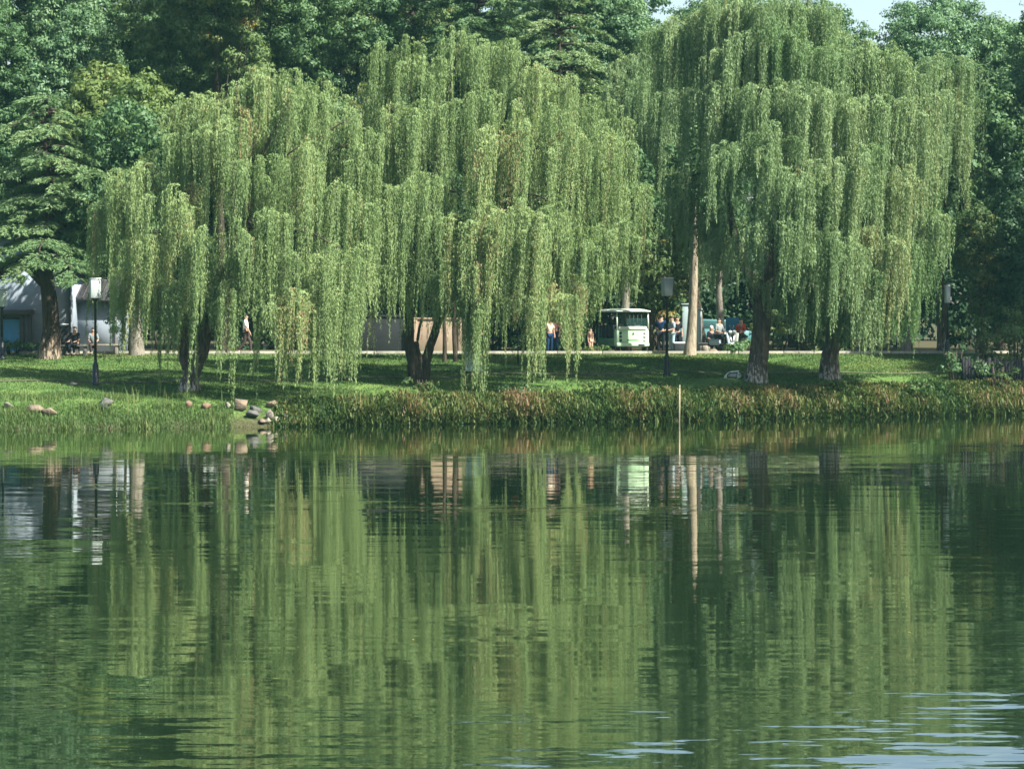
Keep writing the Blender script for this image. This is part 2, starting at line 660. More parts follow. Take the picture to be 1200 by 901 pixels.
    pw.operation = 'POWER'
    L(fr.outputs[0], pw.inputs[0])
    pw.inputs[1].default_value = .55
    gl = t.nodes.new('ShaderNodeBsdfGlossy')
    gl.inputs['Roughness'].default_value = .02
    gl.inputs['Color'].default_value = (.98, .98, .93, 1)
    L(nrm.outputs[0], gl.inputs['Normal'])
    mxs = t.nodes.new('ShaderNodeMixShader')
    L(pw.outputs[0], mxs.inputs[0])
    L(p.outputs[0], mxs.inputs[1])
    L(gl.outputs[0], mxs.inputs[2])
    L(mxs.outputs[0], out.inputs[0])
    t.nodes.remove(s2)
    return m


# ------------------------------------------------------------------ setting
def terrain():
    xs = np.concatenate([[-3000, -900, -400, -200, -120, -80], np.arange(-60, 60.1, .6), [80, 120, 200, 400, 900, 3000]])
    ts = np.concatenate([[-.9, -.4, -.2, -.08], np.linspace(0, 1, 46)])
    ex = np.array([107, 108, 110, 112, 115, 120, 130, 160, 250, 600, 1500, 5000.])
    rows = []
    ye = shore(xs)
    for tt in ts:
        y = ye + (106 - ye) * tt
        rows.append(np.stack([xs, y, ground_z(xs, y)], 1))
    for y in ex:
        rows.append(np.stack([xs, np.full_like(xs, y), ground_z(xs, np.full_like(xs, y))], 1))
    v = np.concatenate(rows)
    nx, ny = len(xs), len(rows)
    i = np.arange(nx - 1)[None, :] + nx * np.arange(ny - 1)[:, None]
    i = i.ravel()
    f = np.stack([i, i + 1, i + 1 + nx, i + nx], 1)
    o = Geo().add(v, f).build('ground', ground_mat(), smooth=True)
    kind(o, 'structure')


terrain()
wx = 400.
w = Geo().add([(-wx, -120, 0), (wx, -120, 0), (wx, 112, 0), (-wx, 112, 0)], [[0, 1, 2, 3]]).build('water', water_mat())
kind(w, 'structure')


def strip(name, pts, width, mat, dz):
    vs, fs = [], []
    for i, (x, y) in enumerate(pts):
        for k in (-.5, 0, .5):
            yy = y + k * width
            vs.append((x, yy, float(ground_z(x, yy)) + dz))
    for i in range(len(pts) - 1):
        for k in range(2):
            a = i * 3 + k
            fs.append([a, a + 3, a + 4, a + 1])
    o = Geo().add(vs, fs).build(name, mat)
    return kind(o, 'structure')


ROAD = solid('pale_road_surface', (.19, .175, .15), .95, .2, 2.5)
PATH = solid('path_concrete', (.075, .08, .05), .95, .3, 1.6)
strip('road', [(x, 109.3) for x in np.arange(-90, 90.1, 1.5)], 4.6, ROAD, .03)
pp = [foot(a, b) for a, b in [(-90, 448), (0, 447.5), (100, 448), (200, 447.5), (300, 446), (440, 443), (560, 440), (680, 439), (740, 438), (860, 437.5), (1000, 437), (1260, 436)]]
px_, py_ = np.array([q.x for q in pp]), np.array([q.y for q in pp])
xx = np.arange(-21, 24, .4)
strip('path', [(x, float(np.interp(x, px_, py_))) for x in xx], .42, PATH, .03)
kb = Geo()
for x in np.arange(-88, 88, 2.0):
    kb.box((x + 1, 106.9, float(ground_z(x + 1, 106.9)) + .04), (1.97, .16, .2), bevel=.015)
kind(kb.build('road_kerb', solid('kerb_stone', (.28, .27, .23), .9, .3, 3)), 'structure')


# ------------------------------------------------------------------ people
def skin_mesh(name, joints, edges, mat, parent, root=0, sub=1):
    me = bpy.data.meshes.new(name)
    names = list(joints)
    me.from_pydata([joints[k][0] for k in names], [(names.index(a), names.index(b)) for a, b in edges], [])
    o = bpy.data.objects.new(name + '_tmp', me)
    COL.objects.link(o)
    sk = o.modifiers.new('skin', 'SKIN')
    for i, k in enumerate(names):
        r = joints[k][1]
        me.skin_vertices[0].data[i].radius = (r, r) if not isinstance(r, tuple) else r
    me.skin_vertices[0].data[root].use_root = True
    sk.use_smooth_shade = True
    ss = o.modifiers.new('sub', 'SUBSURF')
    ss.levels = sub
    dg = bpy.context.evaluated_depsgraph_get()
    m2 = bpy.data.meshes.new_from_object(o.evaluated_get(dg))
    m2.name = name
    m2.materials.clear()
    m2.materials.append(mat)
    bpy.data.objects.remove(o)
    o2 = bpy.data.objects.new(name, m2)
    COL.objects.link(o2)
    o2.parent = parent
    return o2


def person(loc, rz, h, pose, top, legs, label, long_hair=False, group=None, cap=None, scale_w=1.):
    """faces local -Y; pose: stand, walk, sit, reach"""
    t = thing('person', label, 'person', loc, rz, group)
    s = h / 1.75
    W = scale_w
    sit = pose == 'sit'
    dz = -.47 if sit else 0.
    J = {}

    def j(n, x, y, z, r):
        J[n] = (Vector((x * s * W, y * s, z * s)), r * s)
    lean = -.06 if sit else 0.
    j('pelvis', 0, 0, .95 + dz, .115)
    j('spine', 0, lean * .4, 1.14 + dz, .115)
    j('chest', 0, lean * .8, 1.34 + dz, .13)
    j('neck', 0, lean, 1.50 + dz, .055)
    j('skull', 0, lean - .02, 1.60 + dz, .078)
    j('crown', 0, lean - .01, 1.69 + dz, .075)
    j('nose', 0, lean - .118, 1.615 + dz, .016)
    for sd, S in ((-1, 'l'), (1, 'r')):
        j('ear' + S, sd * .088, lean - .005, 1.62 + dz, .018)
        j('sho' + S, sd * .175, lean, 1.44 + dz, .058)
        if pose == 'sit' or pose == 'reach':
            j('elb' + S, sd * .23, lean - .03, 1.17 + dz, .044)
            j('wri' + S, sd * .16, lean - .25, 1.10 + dz, .03)
            hd = Vector((-.15 * sd, -1, -.15))
        elif pose == 'walk':
            j('elb' + S, sd * .21, .07 * sd, 1.17, .044)
            j('wri' + S, sd * .22, .07 * sd - .13, .95, .03)
            hd = Vector((0, -.4, -1))
        else:
            j('elb' + S, sd * .23, .03, 1.17, .044)
            j('wri' + S, sd * .24, -.04, .93, .03)
            hd = Vector((0, -.2, -1))
        hd.normalize()
        wv = Vector(J['wri' + S][0])
        J['palm' + S] = (wv + hd * .07 * s, .034 * s)
        sidev = hd.cross(Vector((0, 0, 1)) if abs(hd.z) < .8 else Vector((0, 1, 0))).normalized()
        for fi, (off, ln) in enumerate(((-.03, .062), (-.01, .075), (.01, .07), (.03, .055))):
            b = wv + hd * .105 * s + sidev * off * s
            J[f'f{fi}a' + S] = (b, .0095 * s)
            J[f'f{fi}b' + S] = (b + (hd + Vector((0, -.35, 0))).normalized() * ln * s, .0085 * s)
        J['tha' + S] = (wv + hd * .05 * s + sidev * .045 * s, .011 * s)
        J['thb' + S] = (wv + hd * .09 * s + sidev * .065 * s, .009 * s)
        j('hip' + S, sd * .095, 0, .90 + dz, .095)
        if sit:
            j('kne' + S, sd * .13, -.43, .50, .062)
            j('ank' + S, sd * .12, -.40, .09, .042)
            j('toe' + S, sd * .13, -.58, .04, .036)
        elif pose == 'walk':
            j('kne' + S, sd * .09, -.20 if sd > 0 else .03, .51, .062)
            j('ank' + S, sd * .09, -.20 if sd > 0 else .33, .10 if sd > 0 else .16, .042)
            j('toe' + S, sd * .09, -.38 if sd > 0 else .20, .04 if sd > 0 else .05, .036)
        else:
            j('kne' + S, sd * .10, -.02, .50, .062)
            j('ank' + S, sd * .10, .02, .09, .042)
            j('toe' + S, sd * .12, -.16, .04, .036)
    E = [('pelvis', 'spine'), ('spine', 'chest'), ('chest', 'neck'), ('neck', 'skull'), ('skull', 'crown'), ('skull', 'nose')]
    for S in 'lr':
        E += [('skull', 'ear' + S), ('chest', 'sho' + S), ('sho' + S, 'elb' + S), ('elb' + S, 'wri' + S), ('wri' + S, 'palm' + S), ('wri' + S, 'tha' + S), ('tha' + S, 'thb' + S),
              ('pelvis', 'hip' + S), ('hip' + S, 'kne' + S), ('kne' + S, 'ank' + S), ('ank' + S, 'toe' + S)]
        for fi in range(4):
            E += [('palm' + S, f'f{fi}a' + S), (f'f{fi}a' + S, f'f{fi}b' + S)]
    skin_mesh('body', J, E, SKIN_A, t)

    def sub(names, extra, edges, nm, mat):
        K = {n: (J[n][0], J[n][1] + extra * s) for n in names}
        return skin_mesh(nm, K, edges, mat, t)
    sub(['pelvis', 'spine', 'chest', 'shol', 'shor', 'elbl', 'elbr'], .022,
        [('pelvis', 'spine'), ('spine', 'chest'), ('chest', 'shol'), ('chest', 'shor'), ('shol', 'elbl'), ('shor', 'elbr')], 'shirt', top)
    sub(['pelvis', 'hipl', 'hipr', 'knel', 'kner', 'ankl', 'ankr'], .017,
        [('pelvis', 'hipl'), ('pelvis', 'hipr'), ('hipl', 'knel'), ('hipr', 'kner'), ('knel', 'ankl'), ('kner', 'ankr')], 'trousers', legs)
    g = Geo()
    c = J['crown'][0]
    g.ball(c + Vector((0, .018, -.005)) * s, .098 * s, 2, .04, (.95, 1.0, .92))
    if long_hair:
        g.ball(c + Vector((0, .05, -.13)) * s, .09 * s, 2, .05, (1, .7, 1.5))
    g.build('hair' if not cap else 'cap', cap or HAIR, t, True)
    for S in 'lr':
        sh = Geo()
        a, b = J['ank' + S][0], J['toe' + S][0]
        mid = (a + b) / 2
        sh.ball(Vector((mid.x, mid.y, max(mid.z - .02 * s, .045 * s))), .05 * s, 2, 0, (1., 2.5, .9))
        sh.build('shoe', RUBBER, t, True)
    return t


C_WHITE = cloth('white_cotton', (.75, .76, .74))
C_CREAM = cloth('cream_cotton', (.42, .38, .28))
C_PINK = cloth('pink_check', (.50, .27, .25))
C_PEACH = cloth('peach_cotton', (.38, .25, .18))
C_NAVY = cloth('navy_cotton', (.008, .022, .06))
C_GREYBLUE = cloth('grey_blue_cotton', (.20, .28, .32))
C_BLACK = cloth('black_cotton', (.014, .016, .022))
C_DARK = cloth('dark_brown_cotton', (.05, .04, .035))
C_DENIM = cloth('blue_denim', (.012, .03, .07))
C_GREY = cloth('grey_cotton', (.16, .19, .20))
C_ORANGE = cloth('red_orange_jacket', (.34, .06, .03))
C_PALE = cloth('pale_lilac_cotton', (.48, .46, .50))

person(stand(288, 108.2), R(90), 1.78, 'walk', C_WHITE, C_DARK, 'man in a white shirt and dark trousers walking along the road behind the left willow')
person(stand(644, 108.4), R(25), 1.62, 'stand', C_CREAM, C_DENIM, 'person in a cream top and jeans standing beside the pink checked top')
person(stand(650.5, 108.9), R(-30), 1.72, 'stand', C_PINK, C_NAVY, 'person in a pink checked top and navy trousers seen between willow strands', True)
person(stand(692, 108.0), R(40), 1.15, 'stand', C_PEACH, C_PEACH, 'small child in peach clothes standing left of the green shuttle')
person(stand(774.5, 108.6), R(160), 1.74, 'reach', C_NAVY, C_BLACK, 'person in a navy shirt standing with back turned right of the shuttle', scale_w=1.1)
person(stand(787.5, 109.5), R(-60), 1.66, 'reach', C_GREYBLUE, C_GREYBLUE, 'person in grey blue clothes behind the middle lamp post')
person(stand(793.5, 111.6), R(10), 1.66, 'stand', C_BLACK, C_BLACK, 'person in black standing between the lamp post and the pale cabinets')


def bench(px, Y, w, mat, label, rz=0.):
    t = thing('bench', label, 'bench', stand(px, Y), rz)
    Geo().box((0, 0, .43), (w, .42, .07), bevel=.015).build('seat', mat, t)
    for s_ in (-1, 1):
        Geo().box((s_ * (w / 2 - .14), 0, .197), (.12, .36, .394), bevel=.015).build('leg', mat, t)
    return t


b1 = bench(114, 106.0, 2.0, STONE_PALE, 'pale stone bench under the cedar left of the willow')
p1 = stand(109, 106.0)
person(p1 + Vector((0, .06, 0)), R(10), 1.62, 'sit', C_GREY, C_DARK, 'person in a grey shirt seated on the pale bench behind the left lamp post')
b2 = bench(87, 105.4, 1.2, STONE_GREY, 'short grey stone bench beside the cedar trunk')
person(stand(88, 105.4) + Vector((0, .06, 0)), R(-15), 1.72, 'sit', C_BLACK, C_BLACK, 'person in black seated on the short bench beside the cedar trunk')
b3 = bench(834, 110.4, 1.3, STONE_GREY, 'grey stone bench under the person with pale cap')
person(stand(833, 110.4) + Vector((0, .06, 0)), R(30), 1.68, 'sit', C_BLACK, C_NAVY, 'person in black with a pale cap seated right of the pale cabinets', cap=C_PALE)
b5 = bench(1053, 108.6, 1.4, STONE_GREY, 'dark stone bench in the shade behind the right willows')
person(stand(1051, 108.6) + Vector((0, .06, 0)), R(15), 1.66, 'sit', C_PALE, C_NAVY, 'person in a pale top seated in the shade behind the right willows')


# ------------------------------------------------------------------ shuttle
def wheel(parent, c, r, w, axis='X'):
    t = Geo().lathe(c, [(r * .62, -w / 2), (r * .92, -w / 2), (r, -w * .3), (r, w * .3), (r * .92, w / 2), (r * .62, w / 2)], 20, axis).build('wheel', RUBBER, parent, False)
    Geo().lathe(c, [(r * .2, -w * .53), (r * .6, -w * .44), (r * .6, w * .44), (r * .2, w * .53)], 16, axis).build('rim', STEEL, t)
    return t


def shuttle():
    fc = stand(741.5, 107.9)
    rz = R(8.5)
    t = thing('shuttle_cart', 'pale green open sided electric shuttle cart parked on the road', 'shuttle cart', fc, rz)
    Wd, L, H = 1.50, 4.6, 2.02
    hw = Wd / 2
    # local: front face at y=0, extends to +y; x across
    g = Geo()
    g.box((0, .30, .72), (Wd, .60, .80), bevel=.09)
    g.build('body', CART_GREEN, t, True)
    Geo().box((0, -.03, .41), (Wd * .985, .14, .16), bevel=.04).build('bumper', CART_GREEN, t)
    Geo().box((0, .02, 1.14), (Wd * .86, .12, .16), bevel=.05).build('dashboard', CART_ROOF, t)
    # windscreen with frame
    fr = Geo()
    for s_ in (-1, 1):
        fr.tube([(s_ * (hw - .035), .02, 1.10), (s_ * (hw - .05), .09, 1.90)], .032, 8)
    fr.tube([(-(hw - .03), .015, 1.105), (hw - .03, .015, 1.105)], .02, 6)
    wf = fr.build('windscreen_frame', CART_ROOF, t)
    Geo().add([(-(hw - .05), .03, 1.12), (hw - .05, .03, 1.12), (hw - .06, .085, 1.88), (-(hw - .06), .085, 1.88)], [[0, 1, 2, 3]]).build('windscreen', GLASS, t)
    wp = Geo().tube([(-.1, .0, 1.13), (.18, .05, 1.42)], .012, 5)
    wp.build('wiper', BLACK_METAL, t)
    # roof
    rf = Geo()
    n = 9
    vs, fs = [], []
    for i, y in enumerate((-.10, .0, .3, L * .5, L - .2, L + .05)):
        e = (.0, .05, .09, .10, .09, .02)[i]
        for k in range(n):
            u = -1 + 2 * k / (n - 1)
            vs.append((u * (hw + .04), y, 1.90 + e * (1 - u ** 4) + .02))
        for k in range(n):
            u = 1 - 2 * k / (n - 1)
            vs.append((u * (hw + .04), y, 1.87))
    m_ = 2 * n
    for i in range(5):
        for k in range(m_):
            a, b = i * m_ + k, i * m_ + (k + 1) % m_
            fs.append([a, a + m_, b + m_, b])
    fs.append(list(range(m_)))
    fs.append([5 * m_ + k for k in range(m_)][::-1])
    rf.add(vs, fs).build('roof', CART_ROOF, t)
    # lower chassis and side panels
    Geo().box((0, L / 2 + .3, .40), (Wd * .96, L - .62, .16), bevel=.03).build('chassis', CART_SIDE, t)
    for s_ in (-1, 1):
        Geo().box((s_ * (hw - .045), L / 2 + .35, .56), (.05, L - .7, .24), bevel=.015).build('side_panel', CART_SIDE, t)
    for y in (1.15, 2.05, 2.95, 3.85):
        s_ = Geo().box((0, y, .66), (Wd * .86, .46, .14), bevel=.04).build('seat', SEAT_DARK, t)
        Geo().box((0, y + .26, 1.0), (Wd * .86, .1, .56), bevel=.04, rx=R(-8)).build('backrest', SEAT_DARK, s_)
        for q in (-1, 1):
            Geo().tube([(q * (hw - .05), y + .34, .6), (q * (hw - .05), y + .36, 1.9)], .028, 6).build('pillar', BLACK_METAL, t)
    Geo().box((0, L - .03, .78), (Wd * .97, .06, .75), bevel=.02).build('rear_panel', CART_SIDE, t)
    for y in (.42, L - .75):
        for s_ in (-1, 1):
            wheel(t, (s_ * (hw - .13), y, .25), .25, .16)
    for s_ in (-1, 1):
        for z in (.60, .77, .93):
            h_ = Geo().lathe((s_ * (hw - .2), -.012, z), [(.062, .03), (.062, 0), (.045, -.012), (.02, -.018)], 14, 'Y')
            h_.build('headlight', SEAT_DARK if s_ < 0 else LAMP_GLASS, t)
    # round emblem with three bars
    em = Geo().lathe((0.02, -.008, .90), [(.062, .01), (.062, 0), (.05, -.006), (.05, .01)], 18, 'Y').build('emblem', GREY_PANEL, t)
    e2 = Geo()
    for a in (90, 210, 330):
        e2.tube([(.02, -.012, .90), (.02 + .05 * math.cos(R(a)), -.012, .90 + .05 * math.sin(R(a)))], .009, 5)
    e2.build('star_bars', SEAT_DARK, em)
    Geo().box((0, -.012, .52 + .1), (.52, .012, .03), bevel=.004).build('trim_strip', CART_SIDE, t)
    Geo().box((.38, -.105, .40), (.28, .012, .09), bevel=.004).build('number_plate', SEAT_DARK, t)
    for s_ in (-1, 1):
        m_ = Geo().tube([(s_ * (hw - .04), .06, 1.28), (s_ * (hw + .10), .0, 1.24)], .012, 5).build('mirror', BLACK_METAL, t)
        Geo().box((s_ * (hw + .12), .0, 1.18), (.07, .05, .2), bevel=.02).build('mirror_head', BLACK_METAL, m_)
    sw = Geo().tube([(-.33 + .16 * math.cos(a), .42 + .05 * math.sin(a), 1.12 + .15 * math.sin(a)) for a in np.linspace(0, 2 * math.pi, 13)], .014, 5)
    sw.build('steering_wheel', BLACK_METAL, t)
    return t


sh = shuttle()
mw = Matrix.Translation(sh.location) @ Matrix.Rotation(R(8.5), 4, 'Z')
person(mw @ Vector((-.30, 1.13, .25)), R(11.5), 1.6, 'sit', C_WHITE, C_NAVY, 'driver in a white shirt seated behind the shuttle windscreen')


# ------------------------------------------------------------------ lamps
def lamp(px, py_base, py_top, label, w=.36, taper=1.12):
    p = foot(px, py_base)
    H = (py_base - py_top) * p.y / FPX
    t = thing('street_lamp', label, 'street lamp', p, 0, 'lantern lamp posts on the lawn')
    lh = .78
    Geo().lathe((0, 0, 0), [(.17, -.05), (.17, .06), (.125, .1), (.115, .75), (.08, .8), (.06, .86), (.058, .95)], 14).build('base', BLACK_METAL, t)
    Geo().lathe((0, 0, 0), [(.055, .94), (.045, H - lh - .14), (.085, H - lh - .11), (.085, H - lh - .06), (w * .42, H - lh - .03), (w * .42, H - lh)], 12).build('pole', BLACK_METAL, t)
    g = Geo().box((0, 0, H - lh / 2 - .03), (w, w, lh - .08), rz=R(18), bevel=.02, taper=taper)
    ln = g.build('lantern', LAMP_GLASS, t)
    cp = Geo().box((0, 0, H - .035), (w * taper * 1.08, w * taper * 1.08, .05), rz=R(18), bevel=.015)
    cp.build('cap', STEEL, ln)
    return t


lamp(112, 451, 326, 'tall black lamp post with pale box lantern left of the left willow', .38, 1.0)
lamp(781.5, 440, 325, 'black lamp post with pale tapered lantern right of the shuttle', .35, 1.2)
lamp(2.5, 421, 338, 'slim lamp post at the far left before the blue door', .34, 1.15)
lamp(1110, 424, 334, 'shaded lamp post in the dark foliage right of the willows', .2, 1.0)


# ------------------------------------------------------------------ buildings and walls
def building_left():
    Y = 110.0
    a, b = at(-70, 418, Y).x, at(84, 418, Y).x
    zt = at(0, 318, Y).z - 2.32
    pk = at(28, 292, Y).z - 2.32
    t = thing('building', 'white rendered building with a blue door behind the cedar trunk', 'building', (0, Y, 2.30))
    w_ = Geo()
    xm = (a + b) / 2
    w_.poly_prism([(a, -.1), (b, -.1), (b, zt), (xm, pk + .6), (a, zt)], 0, 6)
    w_.build('wall', WHITE_WALL, t)
    r = Geo()
    for s_, e in ((-1, a), (1, b)):
        r.poly_prism([(xm, pk + .62), (e + s_ * .35, zt - .1), (e + s_ * .35, zt + .05), (xm, pk + .8)][::s_], -.35, 6.3)
    r.build('roof', TILE, t)
    # porch beam, posts
    z0 = at(20, 366, Y).z - 2.30
    x0, x1 = at(-30, 366, Y).x, at(41, 366, Y).x
    pb = Geo().box(((x0 + x1) / 2, -.45, z0), (x1 - x0, .9, .22), bevel=.02)
    pb.build('porch_beam', DARK_WOOD, t)
    for px in (28, 37, -20):
        Geo().box((at(px, 400, Y).x, -.4, z0 / 2 - .05), (.2, .2, z0 - .1), bevel=.02).build('porch_post', DARK_WOOD, t)
    d0, d1 = at(3, 400, Y).x, at(25, 400, Y).x
    d = Geo().box(((d0 + d1) / 2, -.04, (z0 - .3) / 2), (d1 - d0, .08, z0 - .3), bevel=.01).build('door', BLUE_DOOR, t)
    fr = Geo()
    fr.box(((d0 + d1) / 2, -.052, z0 - .27), (d1 - d0 + .1, .11, .08))
    fr.box((d0 - .04, -.05, (z0 - .3) / 2), (.08, .12, z0 - .25)).box((d1 + .04, -.05, (z0 - .3) / 2), (.08, .12, z0 - .25))
    fr.build('door_frame', DARK_WOOD, d)
    Geo().ball((d1 - .12, -.12, 1.0), .04).build('handle', STEEL, d)
    sk = Geo().box(((at(60, 0, Y).x + b) / 2, -.05, .55), (b - at(60, 0, Y).x, .1, 1.3), bevel=.01)
    sk.build('plinth', GREY_WALL, t)
    Geo().tube([(b - .06, -.06, 0), (b - .06, -.06, zt)], .05, 8).build('drainpipe', BLACK_METAL, t)
    Geo().tube([(at(56, 0, Y).x, -.05, 1.32), (at(80, 0, Y).x, -.05, 1.32)], .03, 6).build('ledge', STEEL, t)
    # bare climbing twig on wall
    tw = Geo()
    tw.tube([at(63, 380, Y - .1) - Vector((0, Y, 2.3)), at(70, 366, Y - .1) - Vector((0, Y, 2.3)), at(78, 350, Y - .1) - Vector((0, Y, 2.3)), at(86, 338, Y - .1) - Vector((0, Y, 2.3))], [.05, .04, .03, .02], 6)
    return t


building_left()


def building_low():
    Y = 111.5
    a, b = at(87, 400, Y).x, at(152, 400, Y).x
    zt = at(100, 353, Y).z - 2.32
    zr = at(100, 326, Y).z - 2.32
    t = thing('outbuilding', 'low white outbuilding with a dark tiled roof behind the left lamp post', 'outbuilding', (0, Y, 2.30))
    Geo().box(((a + b) / 2, 2, zt / 2 - .05), (b - a, 4, zt + .1)).build('wall', WHITE_WALL, t)
    r = Geo()
    r.add([(a - .15, -.4, zt - .02), (b + .3, -.4, zt - .02), (b + .3, -.4, zt + .14), (a - .15, -.4, zt + .14), (a - .15, 2, zr), (b + .3, 2, zr), (a - .15, 4.4, zt), (b + .3, 4.4, zt)],
          [[0, 1, 2, 3], [3, 2, 5, 4], [4, 5, 7, 6], [0, 6, 7, 1], [0, 3, 4, 6], [1, 7, 5, 2]])
    for x in np.arange(a - .1, b + .3, .28):
        r.tube([(x, -.42, zt + .16), (x, 1.95, zr + .02)], .04, 5)
    r.build('roof', TILE, t)
    Geo().tube([(at(136, 400, Y).x, -.06, 0), (at(136, 400, Y).x, -.06, zt - .05)], .05, 8).build('drainpipe', STEEL, t)
    return t


building_low()


def garden_wall(px0, px1, Y, py_top, mat, label, cat='wall'):
    a, b = at(px0, 400, Y).x, at(px1, 400, Y).x
    h_ = at(600, py_top, Y).z - 2.32
    t = thing('garden_wall', label, cat, ((a + b) / 2, Y, 2.30))
    Geo().box((0, 0, h_ / 2 - .05), (b - a, .28, h_ + .1), bevel=.01).build('wall_panel', mat, t)
    Geo().box((0, 0, h_ + .045), (b - a + .1, .38, .09), bevel=.015).build('coping', mat, t)
    n = max(2, int((b - a) / 2.4) + 1)
    for i in range(n):
        x = -(b - a) / 2 + (b - a) * i / (n - 1)
        Geo().box((x, -.18, h_ / 2 - .05), (.3, .1, h_ + .08), bevel=.01).build('pier', mat, t)
    return t


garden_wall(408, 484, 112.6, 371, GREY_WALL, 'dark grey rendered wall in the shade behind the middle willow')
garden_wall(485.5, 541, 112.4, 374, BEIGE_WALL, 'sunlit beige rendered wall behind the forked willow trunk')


def cabinet(px0, px1, py_top, Y, label, slope=0.):
    a, b = at(px0, 400, Y), at(px1, 400, Y)
    h_ = at(px0, py_top, Y).z - 2.32
    wd = b.x - a.x
    t = thing('utility_cabinet', label, 'cabinet', ((a.x + b.x) / 2, Y, 2.31))
    Geo().box((0, .3, h_ / 2 + .04), (wd, .6, h_ - .08), bevel=.02).build('case', CABINET, t)
    Geo().box((0, -.012, h_ / 2 + .03), (wd * .9, .03, h_ * .88), bevel=.01).build('door', CABINET, t)
    Geo().box((0, .3, h_ + .03), (wd + .08, .7, .06), bevel=.015).build('top', CABINET, t)
    Geo().box((0, .3, .03), (wd + .02, .62, .07), bevel=.01).build('plinth', SEAT_DARK, t)
    return t


cabinet(799.2, 806.6, 357, 112.4, 'taller pale blue grey cabinet left of the pale tree trunk')
cabinet(813.8, 822.3, 363, 112.7, 'shorter pale blue grey cabinet right of the pale tree trunk')

# dark box with white top right of the people
pb = stand(797, 109.3)
t = thing('planter_box', 'dark square planter box with a white rim beside the pale trunk', 'planter', pb)
Geo().box((0, 0, .22), (.52, .5, .44), bevel=.02, taper=1.08).build('box', SEAT_DARK, t)
Geo().box((0, 0, .47), (.6, .58, .06), bevel=.015).build('rim', C_WHITE, t)

# parked teal car far behind
def car():
    p = stand(833, 118)
    t = thing('parked_car', 'teal car parked in the shade behind the seated people', 'car', p, R(4))
    prof = [(-1.9, .32), (1.9, .32), (1.95, .75), (1.85, .95), (1.25, 1.05), (.75, 1.5), (-.75, 1.55), (-1.35, 1.1), (-1.9, 1.0), (-1.98, .7)]
    bm_ = Geo().poly_prism(prof, -.8, .8)
    bm_.build('body', TEAL_CAR, t)
    for y, s_ in ((-.803, -1), (.803, 1)):
        Geo().poly_prism([(-1.15, 1.08), (1.05, 1.08), (.68, 1.44), (-.68, 1.48)], y - .004, y + .004).build('window', GLASS, t)
        Geo().box((.1, y, .98), (.16, .02, .03)).build('door_handle', STEEL, t)
    for x in (-1.2, 1.2):
        for y in (-.72, .72):
            wheel(t, (x, y, .31), .31, .18, 'Y')
    for y in (-.55, .55):
        Geo().box((1.93, y, .78), (.06, .3, .14), bevel=.02).build('headlight', LAMP_GLASS, t)
    return t


car()


def board(px0, px1, py0, py1, Y, mat, label, name='notice_board', legs_to_ground=True, th=.06):
    a, b = at(px0, py0, Y), at(px1, py1, Y)
    g0 = float(ground_z((a.x + b.x) / 2, Y))
    t = thing(name, label, 'board', ((a.x + b.x) / 2, Y, g0))
    wd = b.x - a.x
    z1, z0 = a.z - g0, b.z - g0
    Geo().box((0, 0, (z0 + z1) / 2), (wd, th, z1 - z0), bevel=.01).build('panel', mat, t)
    for s_ in (-1, 1):
        Geo().tube([(s_ * wd * .42, .06, -.05), (s_ * wd * .42, .06, z1 - .05)], .035, 6).build('post', BLACK_METAL, t)
    return t


board(850.5, 866, 372, 397, 113.5, BLUE_BOARD, 'deep blue board on posts behind the seated people')
pbd = foot(556, 438)
board(545, 566, 398, 435, pbd.y, PALE_BLUE, 'pale blue board on the lawn behind hanging willow strands')

# red sign on a thin post
p = foot(607, 427)
t = thing('red_sign', 'small red round sign on a thin dark post behind the middle willow', 'sign', p + Vector((0, 0, 0)))
hz_ = at(602, 374, p.y).z - p.z
Geo().tube([(0, .03, -.05), (0, .03, hz_ + .1)], .03, 6).build('post', BLACK_METAL, t)
Geo().lathe((-.12, 0, hz_), [(.11, -.02), (.13, -.01), (.13, .01), (.11, .02)], 8, 'Y').build('sign_face', RED_SIGN, t)

# fish shaped sign on the lawn
p = foot(858, 444)
t = thing('lawn_sign', 'pale fish shaped sign with a grey panel leaning on the lawn by the willow trunk', 'sign', p, R(-8))
k = p.y / FPX
o1 = [(-10, .5), (-9, 3.5), (-5, 7.5), (0, 9), (6, 10), (8.5, 10.2), (7.5, 8.2), (9.5, 6.5), (11, 4), (9.5, 1), (6, .2), (0, 0), (-6, 0)]
Geo().poly_prism([(x * k, z * k) for x, z in o1], -.05, .05).build('sign_board', FISH_SIGN, t)
o2 = [(-5, 1.6), (5.2, 1.6), (6.2, 7.6), (-2.6, 7.2), (-5.4, 4.5)]
Geo().poly_prism([(x * k, z * k) for x, z in o2], -.062, -.052).build('sign_panel', GREY_PANEL, t)
rim = Geo()
o3 = [Vector((x * k, -.066, z * k)) for x, z in o2]
rim.tube(o3 + [o3[0]], .028, 5)
rim.build('panel_rim', SEAT_DARK, t)
Geo().ball((8.6 * k, -.052, 5 * k), .045, 2).build('eye', GREY_PANEL, t)
Geo().box((0, .2, .05), (.5, .4, .12), bevel=.02).build('foot', GREY_PANEL, t)

# pale pole in the water
pw = at(795.5, 499, 91.0)
tag(Geo().tube([(0, 0, -.7), (.02, 0, .6), (.03, 0, at(796, 451, 91.0).z)], [.034, .031, .026], 8).build('bamboo_pole', POST_PALE), 'slim pale pole standing in the water in front of the reeds', 'pole').location = (pw.x, 91.0, 0)


